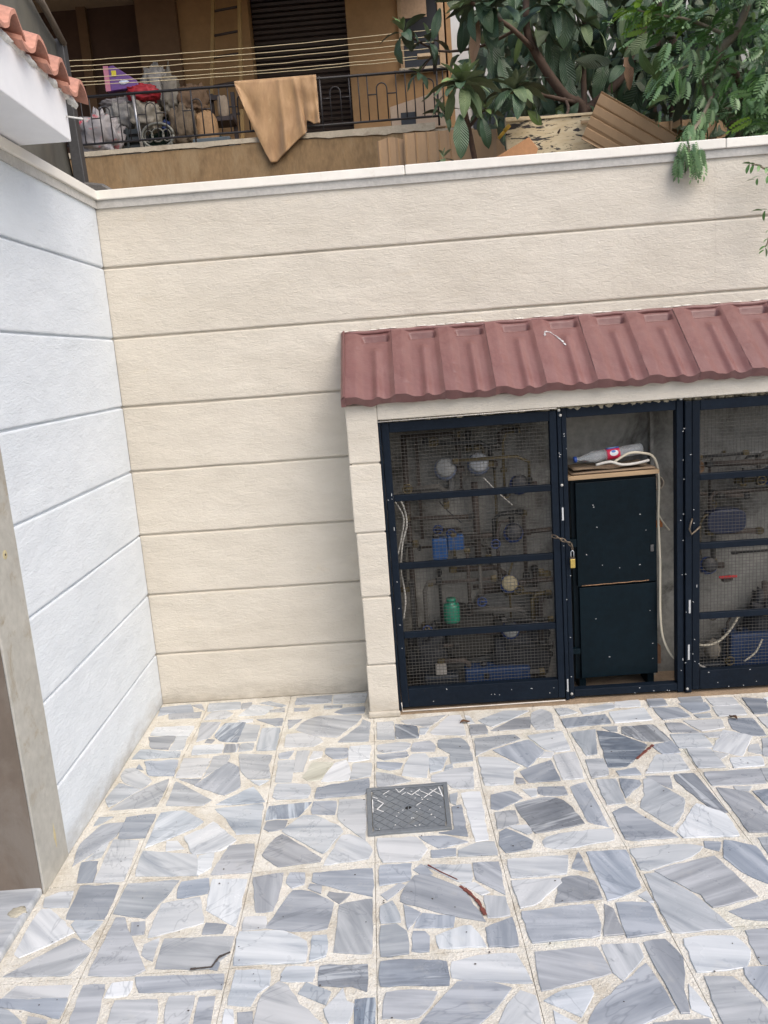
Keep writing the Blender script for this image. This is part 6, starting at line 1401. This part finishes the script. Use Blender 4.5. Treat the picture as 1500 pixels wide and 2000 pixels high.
for (q_, d, L, key, var, roll, wd) in [
    ((1.642, -.55, 2.708), Vector((-.02, -.1, -1)), .205, 'old', 0, 1.5, 1.25), ((1.750, -.6, 2.699), Vector((.25, -.1, -1)), .16, 'old', 1, 1.3, 1.0), ((1.673, -.6, 2.886), Vector((.35, 0, -1)), .20, 'grey', 0, 1.2, .8), ((1.620, -.6, 2.833), Vector((-.25, 0, -1)), .15, 'grey', 1, 1.6, .9),
    ((1.789, -.85, 3.220), Vector((-.25, 0, -1)), .20, 'dead', 0, 1.0, .9), ((1.824, -.8, 3.246), Vector((.1, -.1, -1)), .19, 'old', 0, 1.5, 1.3), ((1.857, -.9, 3.161), Vector((.05, 0, -1)), .26, 'old', 0, 1.5, 1.0), ((1.892, -.9, 3.061), Vector((.3, 0, -1)), .21, 'old', 0, 1.7, 1.4), ((1.829, -.85, 2.977), Vector((-.05, 0, -1)), .22, 'old', 0, 1.4, 1.0),
    ((1.602, -.9, 3.314), Vector((-.35, 0, -1)), .15, 'old', 0, 1.2, 1.1), ((1.717, -.9, 3.257), Vector((.0, 0, -1)), .17, 'old', 1, 1.9, 1.2), ((2.032, -1.0, 3.208), Vector((-.3, 0, -1)), .16, 'new', 0, 1.4, .7), ((2.185, -1.1, 3.207), Vector((.25, 0, -1)), .26, 'old', 0, 1.5, 1.3), ((2.260, -1.1, 3.138), Vector((.2, 0, -1)), .24, 'old', 0, 1.3, 1.2), ((2.302, -1.1, 2.994), Vector((-.1, 0, -1)), .20, 'old', 0, 1.6, 1.3),
    ((2.498, -1.1, 3.080), Vector((-.35, 0, -1)), .21, 'old', 0, 1.5, 1.2), ((2.622, -1.15, 3.139), Vector((.05, 0, -1)), .22, 'dead', 0, .9, .8), ((2.929, -1.2, 3.080), Vector((-.9, 0, -.7)), .27, 'old', 0, 1.4, 1.4), ((2.733, -1.2, 2.991), Vector((-.6, 0, -1)), .26, 'old', 1, 1.4, 1.3), ((2.556, -1.0, 3.288), Vector((.05, 0, -1)), .19, 'grey', 0, 1.5, .8), ((2.278, -1.0, 3.335), Vector((-.15, 0, -1)), .24, 'old', 0, 1.6, 1.2), ((2.146, -1.0, 3.370), Vector((.2, 0, -1)), .25, 'old', 0, 1.4, 1.1),
    ((2.493, -1.15, 2.943), Vector((.3, 0, -1)), .20, 'old', 0, 1.5, 1.2), ((2.660, -1.15, 2.851), Vector((-.2, 0, -1)), .22, 'old', 0, 1.3, 1.2), ((2.317, -1.0, 2.835), Vector((-.5, 0, -.7)), .15, 'old', 1, 1.0, 1.1), ((2.197, -.95, 2.792), Vector((.3, -.2, -.8)), .13, 'old', 0, 1.3, 1.3), ((2.010, -.8, 2.765), Vector((.5, 0, -.5)), .12, 'new', 1, .6, 1.1)]:
    x = d.normalized(); z = (toC + Vector(((roll - 1.4) * .5, 0, .1))).normalized(); y = z.cross(x).normalized(); z = x.cross(y)
    o = bpy.data.objects.new('leaf', LEAF[key][var]); COL.objects.link(o); o.parent = lq
    o.matrix_local = Matrix.LocRotScale(W(*q_) - lq.location, Matrix((x, y, z)).transposed().to_quaternion(), Vector((L, L * wd, L)))
crown = {'old': [], 'grey': [], 'new': []}
for i in range(520):                                                   # more hanging whorl leaves through the crown
    s = rnd.uniform(1.75, 3.5); z = rnd.uniform(2.78, 3.75); o = rnd.uniform(-1.9, -.95)
    if s < 2.1 and z < 3.15: continue
    if o > -1.1 and z < 3.0 and s < 2.5: continue
    crown[rnd.choice(['old'] * 9 + ['grey'] * 2 + ['new'] * 2)].append(orient(W(s, o, z), Vector((rnd.uniform(-1, 1), rnd.uniform(-.9, .2), rnd.uniform(-1.2, .15))), Vector((0, 0, 1)), rnd.uniform(.13, .22), rnd.uniform(-1.4, 1.4)))
def scatter(name, parent, m, geo, places):
    vs, fs, uv = geo; V, F, U, k = [], [], [], len(vs)
    for i, mt in enumerate(places):
        V += [mt @ q_ for q_ in vs]; F += [tuple(a + i * k for a in f) for f in fs]; U += uv
    org = parent.location if parent else Vector()
    me = mesh_of(name, ([q_ - org for q_ in V], F, U), m); o = bpy.data.objects.new(name, me); COL.objects.link(o); o.parent = parent; o['kind'] = 'stuff'; return o
gl = leaf_geo(6, 2, .38, .9, .3, .1)
def rdir(dn=-.5): return Vector((rnd.uniform(-1, 1), rnd.uniform(-1, .6), rnd.uniform(-1, .4) + dn))
def clump(n, s0, s1, o0, o1, z0, z1, L0, L1, dens=0., sd=0):
    out = []
    while len(out) < n:
        s, o, z = rnd.uniform(s0, s1), rnd.uniform(o0, o1), rnd.uniform(z0, z1)
        if noise.noise(Vector((s * 1.9, o * 1.4, z * 1.9)) + Vector((sd, 0, 0))) < dens: continue
        out.append(orient(W(s, o, z), rdir(), up_, rnd.uniform(L0, L1), rnd.uniform(-1.2, 1.2)))
    return out
for k_, pl0 in crown.items(): scatter('crown_foliage', lq, LM[k_], leaf_geo(10, 4, .34, 1.0, .3, .15), pl0)
scatter('foliage', lq, LM['old'], gl, clump(2600, 1.95, 5.2, -3.0, -1.6, 2.5, 4.5, .13, .21, -.5))
scatter('foliage', lq, LM['grey'], gl, clump(70, 2.0, 4.8, -2.6, -1.4, 2.9, 4.6, .12, .18, -.1, 7))
for s, o, lean, r in ((2.95, -2.2, .3, .045), (3.5, -2.6, -.3, .06), (4.1, -2.2, .2, .05), (2.6, -2.9, -.15, .04)):
    branch([(s, o, 2.2), (s + lean * .4, o, 3.0), (s + lean * .6 + .05, o - .1, 3.8), (s + lean * 1.4, o, 5.0)], r, r * .4, lq, 'limb')
# feathery tree on the right
ft = thing('feathery_tree', 'fine-leaved green tree at the top right spilling over the coping', 'tree', W(3.5, -.7, 2.2))
branch([(3.45, -.75, 2.2), (2.920, -.7, 2.700), (2.893, -.6, 2.880), (2.989, -.6, 2.985), (3.060, -.6, 3.157)], .035, .014, ft, 'trunk', M_BARKG)
branch([(3.5, -.9, 2.2), (3.196, -.9, 2.662), (3.094, -.85, 2.852), (2.963, -.75, 2.948)], .03, .012, ft, 'limb'); branch([(2.913, -.65, 2.757), (2.710, -.3, 2.537), (2.574, -.05, 2.415), (2.531, .04, 2.319), (2.543, .05, 2.280)], .010, .003, ft, 'branch', M_BARKG)
branch([(2.941, -.6, 2.966), (2.771, -.6, 3.047), (2.625, -.6, 3.081), (2.516, -.6, 3.112)], .010, .003, ft, 'branch', M_BARKG); branch([(2.893, -.6, 2.857), (2.711, -.5, 2.816), (2.599, -.45, 2.765)], .008, .003, ft, 'branch', M_BARKG)
branch([(3.029, -.2, 2.547), (2.892, .06, 2.326), (2.859, .08, 2.224), (2.788, .10, 2.242), (2.767, .10, 2.243)], .007, .0025, ft, 'branch', M_BARKG); branch([(2.918, .05, 2.287), (2.877, .08, 2.082), (2.839, .10, 1.939), (2.827, .10, 1.915)], .006, .0022, ft, 'branch', M_BARKG)
def frond(np_, ll, wd):
    V, F, U = [], [], []
    def lf(b0, d, l):
        d = d.normalized(); s_ = Vector((-d.y, d.x, .25)).normalized(); k = len(V)
        q_ = [(0, 0), (.22, .5), (.5, 1), (.8, .62), (1, 0), (.8, -.62), (.5, -1), (.22, -.5)]
        for t, w_ in q_: V.append(b0 + d * l * t + s_ * w_ * l * wd + Vector((0, 0, -.12 * l * t * t + .06 * l * abs(w_)))); U.append((t, .5 + w_ * .5))
        F.append((k, k + 1, k + 7)); F.append((k + 1, k + 2, k + 6, k + 7)); F.append((k + 2, k + 3, k + 5, k + 6)); F.append((k + 3, k + 4, k + 5))
    for i in range(np_):
        t = (i + 1) / (np_ + 1); base_ = Vector((t, 0, -.28 * t * t)); l = ll * (.75 + .5 * math.sin(math.pi * t))
        for sg in (-1, 1): lf(base_ + Vector((.03 * sg, 0, 0)), Vector((.55, sg, -.12)), l)
    lf(Vector((.97, 0, -.27)), Vector((1, 0, -.4)), ll)
    k = len(V)
    for t in (0, .5, 1):
        for y in (-.008, .008): V.append(Vector((t, y, -.28 * t * t - .004))); U.append((t, .2))
    F.append((k, k + 2, k + 3, k + 1)); F.append((k + 2, k + 4, k + 5, k + 3))
    return V, F, U
FR = frond(7, .27, .22)
def along(pts, n, L0, L1, j=.03, dn=-.5, side=.8):
    out = []; P = [W(*q_) for q_ in pts]
    for i in range(n):
        t = rnd.random() * (len(P) - 1); k = int(t); p_ = P[k].lerp(P[k + 1], t - k); ax_ = (P[k + 1] - P[k]).normalized()
        out.append(orient(p_ + Vector([rnd.gauss(0, j) for _ in range(3)]), ax_ * .8 + Vector((rnd.uniform(-side, side), rnd.uniform(-side, side * .5), rnd.uniform(-.4, .3) + dn)), up_, rnd.uniform(L0, L1), rnd.uniform(-.9, .9)))
    return out
pl_ = []
for i in range(1700):
    for _ in range(20):
        s = rnd.uniform(2.5, 4.0); z = rnd.uniform(2.42, 3.5); o = rnd.uniform(-.95, -.12)
        edge = 2.70 - .10 * o + .22 * abs(math.sin(z * 3.3 + 1.0)) + (.12 if z < 2.55 else 0)
        if s > edge and noise.noise(Vector((s * 3.2, o * 2, z * 3.2))) > -.25: break
    else: continue
    pl_.append(orient(W(s, o, z), Vector((rnd.uniform(-1, .4), rnd.uniform(-.8, .2), rnd.uniform(-.9, .25))), up_, rnd.uniform(.07, .115), rnd.uniform(-.9, .9)))
pl_ += along([(2.913, -.65, 2.757), (2.710, -.3, 2.548), (2.578, -.06, 2.431), (2.535, .03, 2.351), (2.543, .05, 2.296)], 46, .06, .10, .022, -.7, .5)
pl_ += along([(2.546, .0, 2.404), (2.507, .05, 2.339), (2.476, .06, 2.279)], 7, .05, .07, .006, -1.2, .3) + along([(2.573, .0, 2.386), (2.570, .05, 2.314)], 8, .05, .07, .010, -1.2, .3)
pl_ += along([(2.941, -.6, 2.966), (2.771, -.6, 3.047), (2.625, -.6, 3.081), (2.516, -.6, 3.112)], 60, .08, .12, .05, -.3) + along([(2.893, -.6, 2.857), (2.711, -.5, 2.816), (2.599, -.45, 2.765)], 50, .08, .11, .05, -.4)
scatter('foliage', ft, LM['fern'], FR, pl_)
scatter('foliage', ft, LM['lime'], FR, along([(2.757, -.7, 3.063), (2.617, -.65, 3.101), (2.504, -.6, 3.124)], 26, .08, .12, .03, -.1) + clump(60, 2.8, 3.9, -.9, -.15, 2.5, 3.5, .08, .11, -.5))
LF1 = leaf_geo(6, 2, .36, .5, .3)
def sprig(pts, n, L):
    out = []; P = [W(*q_) for q_ in pts]
    for i in range(n):
        t = (i + .5) / n * (len(P) - 1); k = int(t); p_ = P[k].lerp(P[k + 1], t - k); ax_ = (P[k + 1] - P[k]).normalized(); sg = 1 if i % 2 else -1
        out.append(orient(p_, ax_ + Vector((sg * .8, -.1, -.5 * sg)), up_, L * rnd.uniform(.8, 1.15), rnd.uniform(-.5, .5)))
    return out
scatter('hanging_sprigs', ft, LM['fern'], LF1, sprig([(2.859, .08, 2.224), (2.788, .10, 2.242), (2.754, .10, 2.248)], 8, .042) + sprig([(2.885, .08, 2.202), (2.803, .1, 2.195), (2.772, .1, 2.183)], 5, .036) + sprig([(2.877, .08, 2.082), (2.837, .10, 2.062), (2.807, .10, 2.060)], 5, .045) + sprig([(2.859, .1, 1.999), (2.835, .10, 1.929), (2.823, .10, 1.899)], 7, .036))
# far crowns closing the view behind
bk = thing('background_tree', 'dense dark tree mass filling the gap behind the loquat', 'tree', W(4.5, -4.6, 2.2))
branch([(4.5, -4.6, 2.2), (4.4, -4.6, 3.4), (4.6, -4.5, 5.2)], .12, .05, bk, 'trunk')
scatter('foliage', bk, LM['old'], gl, clump(3600, 2.3, 7.6, -5.2, -3.9, 2.3, 6.0, .18, .28, -.42, 3))
print('leaf parts', LEAFN[0])
